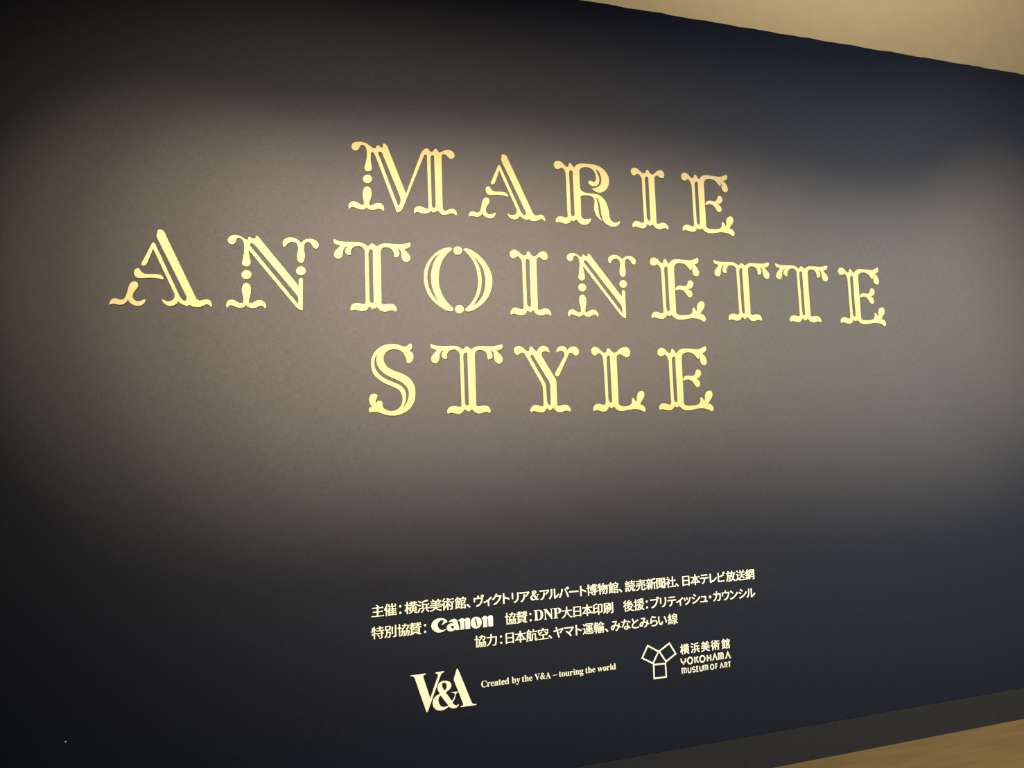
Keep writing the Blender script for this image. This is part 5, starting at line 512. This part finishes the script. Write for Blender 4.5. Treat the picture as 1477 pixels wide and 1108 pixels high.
EMB = {"o":[1.6018,0.48207],"w":0.0068,"quads":[[[307,1467],[837,1158],[531,663],[0,962]],[[1415,1456],[1712,957],[1194,666],[872,1160]],[[558,601],[1158,590],[1162,0],[549,1]]]}
STROKE = {
 "Y":[[[0,1],[0,0.65],[0.0,0.6],[0.013,0.538],[0.05,0.479],[0.109,0.425],[0.188,0.381],[0.283,0.348],[0.389,0.327],[0.5,0.32],[0.611,0.327],[0.717,0.348],[0.812,0.381],[0.891,0.425],[0.95,0.479],[0.987,0.538],[1.0,0.6],[1,0.65],[1,1]],[[0.5,0.32],[0.5,0]]],
 "O":[[[1.0,0.5],[0.987,0.611],[0.95,0.717],[0.891,0.812],[0.812,0.891],[0.717,0.95],[0.611,0.987],[0.5,1.0],[0.389,0.987],[0.283,0.95],[0.188,0.891],[0.109,0.812],[0.05,0.717],[0.013,0.611],[0.0,0.5],[0.013,0.389],[0.05,0.283],[0.109,0.188],[0.188,0.109],[0.283,0.05],[0.389,0.013],[0.5,0.0],[0.611,0.013],[0.717,0.05],[0.812,0.109],[0.891,0.188],[0.95,0.283],[0.987,0.389],[1.0,0.5]]],
 "K":[[[0,0],[0,1]],[[1,1],[0.05,0.48]],[[0.3,0.62],[1,0]]],
 "H":[[[0,0],[0,1]],[[1,0],[1,1]],[[0,0.5],[1,0.5]]],
 "V":[[[0,0],[0.5,1],[1,0]]],
 "M":[[[0,0],[0,1],[0.85,1],[1,0.85],[1,0]],[[0.5,1],[0.5,0]]],
 "U":[[[0,1],[0,0.35],[0.0,0.35],[0.013,0.272],[0.05,0.198],[0.109,0.132],[0.188,0.076],[0.283,0.035],[0.389,0.009],[0.5,0.0],[0.611,0.009],[0.717,0.035],[0.812,0.076],[0.891,0.132],[0.95,0.198],[0.987,0.272],[1.0,0.35],[1,1]]],
 "S":[[[0.933,0.87],[0.84,0.931],[0.717,0.974],[0.575,0.997],[0.425,0.997],[0.283,0.974],[0.16,0.931],[0.067,0.87],[0.013,0.798],[0.001,0.721],[0.035,0.645],[0.109,0.578],[0.218,0.525],[0.353,0.492],[0.5,0.48],[0.5,0.5],[0.647,0.489],[0.782,0.457],[0.891,0.406],[0.965,0.341],[0.999,0.269],[0.987,0.194],[0.933,0.125],[0.84,0.067],[0.717,0.025],[0.575,0.003],[0.425,0.003],[0.283,0.025],[0.16,0.067],[0.067,0.125]]],
 "E":[[[1,1],[0,1],[0,0],[1,0]],[[0,0.5],[0.85,0.5]]],
 "F":[[[1,1],[0,1],[0,0]],[[0,0.5],[0.85,0.5]]],
 "R":[[[0,0],[0,1],[0.55,1],[0.55,1.0],[0.689,0.987],[0.815,0.95],[0.914,0.893],[0.978,0.82],[1.0,0.74],[0.978,0.66],[0.914,0.587],[0.815,0.53],[0.689,0.493],[0.55,0.48],[0,0.48]],[[0.5,0.48],[1,0]]],
 "T":[[[0,1],[1,1]],[[0.5,1],[0.5,0]]]}
ROWY = {"base":0.5218,"h":0.03431,"chars":[["Y",1.7969,1.8249],["O",1.8297,1.8614],["K",1.8676,1.8914],["O",1.8938,1.9265],["H",1.934,1.958],["V",1.9622,1.9918],["M",1.9945,2.0246],["V",2.0322,2.0632]]}
ROWM = {"base":0.48367,"h":0.02708,"chars":[["M",1.7987,1.8246],["U",1.83,1.8493],["S",1.853,1.8717],["E",1.8758,1.8878],["U",1.8915,1.9107],["M",1.9131,1.9381],["O",1.9483,1.9706],["F",1.9762,1.9906],["V",1.9998,2.0216],["R",2.0253,2.0424],["T",2.0437,2.062]]}
CJKM = {"v":0.59302,"h":0.04736,"chars":[["横",1.8205],["浜",1.8759],["美",1.9298],["術",1.9831],["館",2.0399]]}
def stroke_contours(lines, w):
    """Thick polylines as one closed contour each (mitred)."""
    res = []
    for pl in lines:
        P = [Vector(p) for p in pl]
        closed = (P[0] - P[-1]).length < 1e-6
        if closed: P = P[:-1]
        n = len(P); Lf, Rt = [], []
        for i in range(n):
            a = P[i - 1] if (i > 0 or closed) else None
            b = P[(i + 1) % n] if (i < n - 1 or closed) else None
            d0 = (P[i] - a).normalized() if a is not None else None
            d1 = (b - P[i]).normalized() if b is not None else None
            if d0 is None: d0 = d1
            if d1 is None: d1 = d0
            n0 = Vector((-d0.y, d0.x)); n1 = Vector((-d1.y, d1.x))
            mm = (n0 + n1); mm = mm / max(1 + n0.dot(n1), 0.35)
            Lf.append(P[i] + mm * w / 2); Rt.append(P[i] - mm * w / 2)
        if closed:
            res.append([Lf, Rt[::-1]])
        else:
            res.append([Lf + Rt[::-1]])
    return res
def join(meshes, name):
    bm = bmesh.new()
    for me in meshes:
        bm.from_mesh(me)
    out = bpy.data.meshes.new(name); bm.to_mesh(out); bm.free()
    out.materials.append(M_CREAM)
    return out
eo = EMB['o']
t = thing('museum_logo', 'cream museum logo of three outlined squares beside stacked lettering', 'logo', (eo[0], 0.0, eo[1]))
em_ = bpy.data.objects.new('emblem', None); C.objects.link(em_); em_.parent = t
for qd in EMB['quads']:
    pts = [(q[0] * 1e-4, q[1] * 1e-4) for q in qd]
    cs = stroke_contours([pts + pts[:1]], EMB['w'])[0]
    me = plate(cs, VT); me.materials.append(M_CREAM)
    link('square', me, None, em_)
for spec, w in ((ROWY, 0.0066), (ROWM, 0.0050)):
    rw = bpy.data.objects.new('lettering_row', None); C.objects.link(rw); rw.parent = t
    x00 = spec['chars'][0][1]
    rw.location = (x00 - eo[0], 0, spec['base'] - eo[1])
    for ch, l, r in spec['chars']:
        W, H = (r - l) - w, spec['h'] - w
        lines = [[(w / 2 + p[0] * W, w / 2 + p[1] * H) for p in s] for s in STROKE[ch]]
        if ch == 'V':
            lines = [[(p[0], p[1]) for p in s] for s in lines]
        ms = [plate(c, VT) for c in stroke_contours(lines, w)]
        o = link('character', join(ms, 'character'), None, rw)
        o.location = (l - x00, 0, 0)
rw = bpy.data.objects.new('lettering_row', None); C.objects.link(rw); rw.parent = t
emm = CJKM['h'] / 0.97
rw.location = (CJKM['chars'][0][1] - eo[0], 0, CJKM['v'] - 0.38 * emm - eo[1])
for ch, u in CJKM['chars']:
    o = link('character', char_mesh('m' + ch, emm), None, rw)
    o.location = (u - CJKM['chars'][0][1], 0, 0)

# tiny pale speck low on the left of the wall
SP = [-0.68436,0.55324]
bm = bmesh.new()
bmesh.ops.create_uvsphere(bm, u_segments=12, v_segments=8, radius=0.0028)
for v in bm.verts:
    v.co.y = v.co.y * 0.5
me = bpy.data.meshes.new('speck'); bm.to_mesh(me); bm.free()
o = link('speck', me, M_CREAM)
o.location = (SP[0], -0.0012, SP[1])
tag(o, 'tiny pale speck on the dark lower left of the wall', 'speck')
bpy.context.view_layer.update()
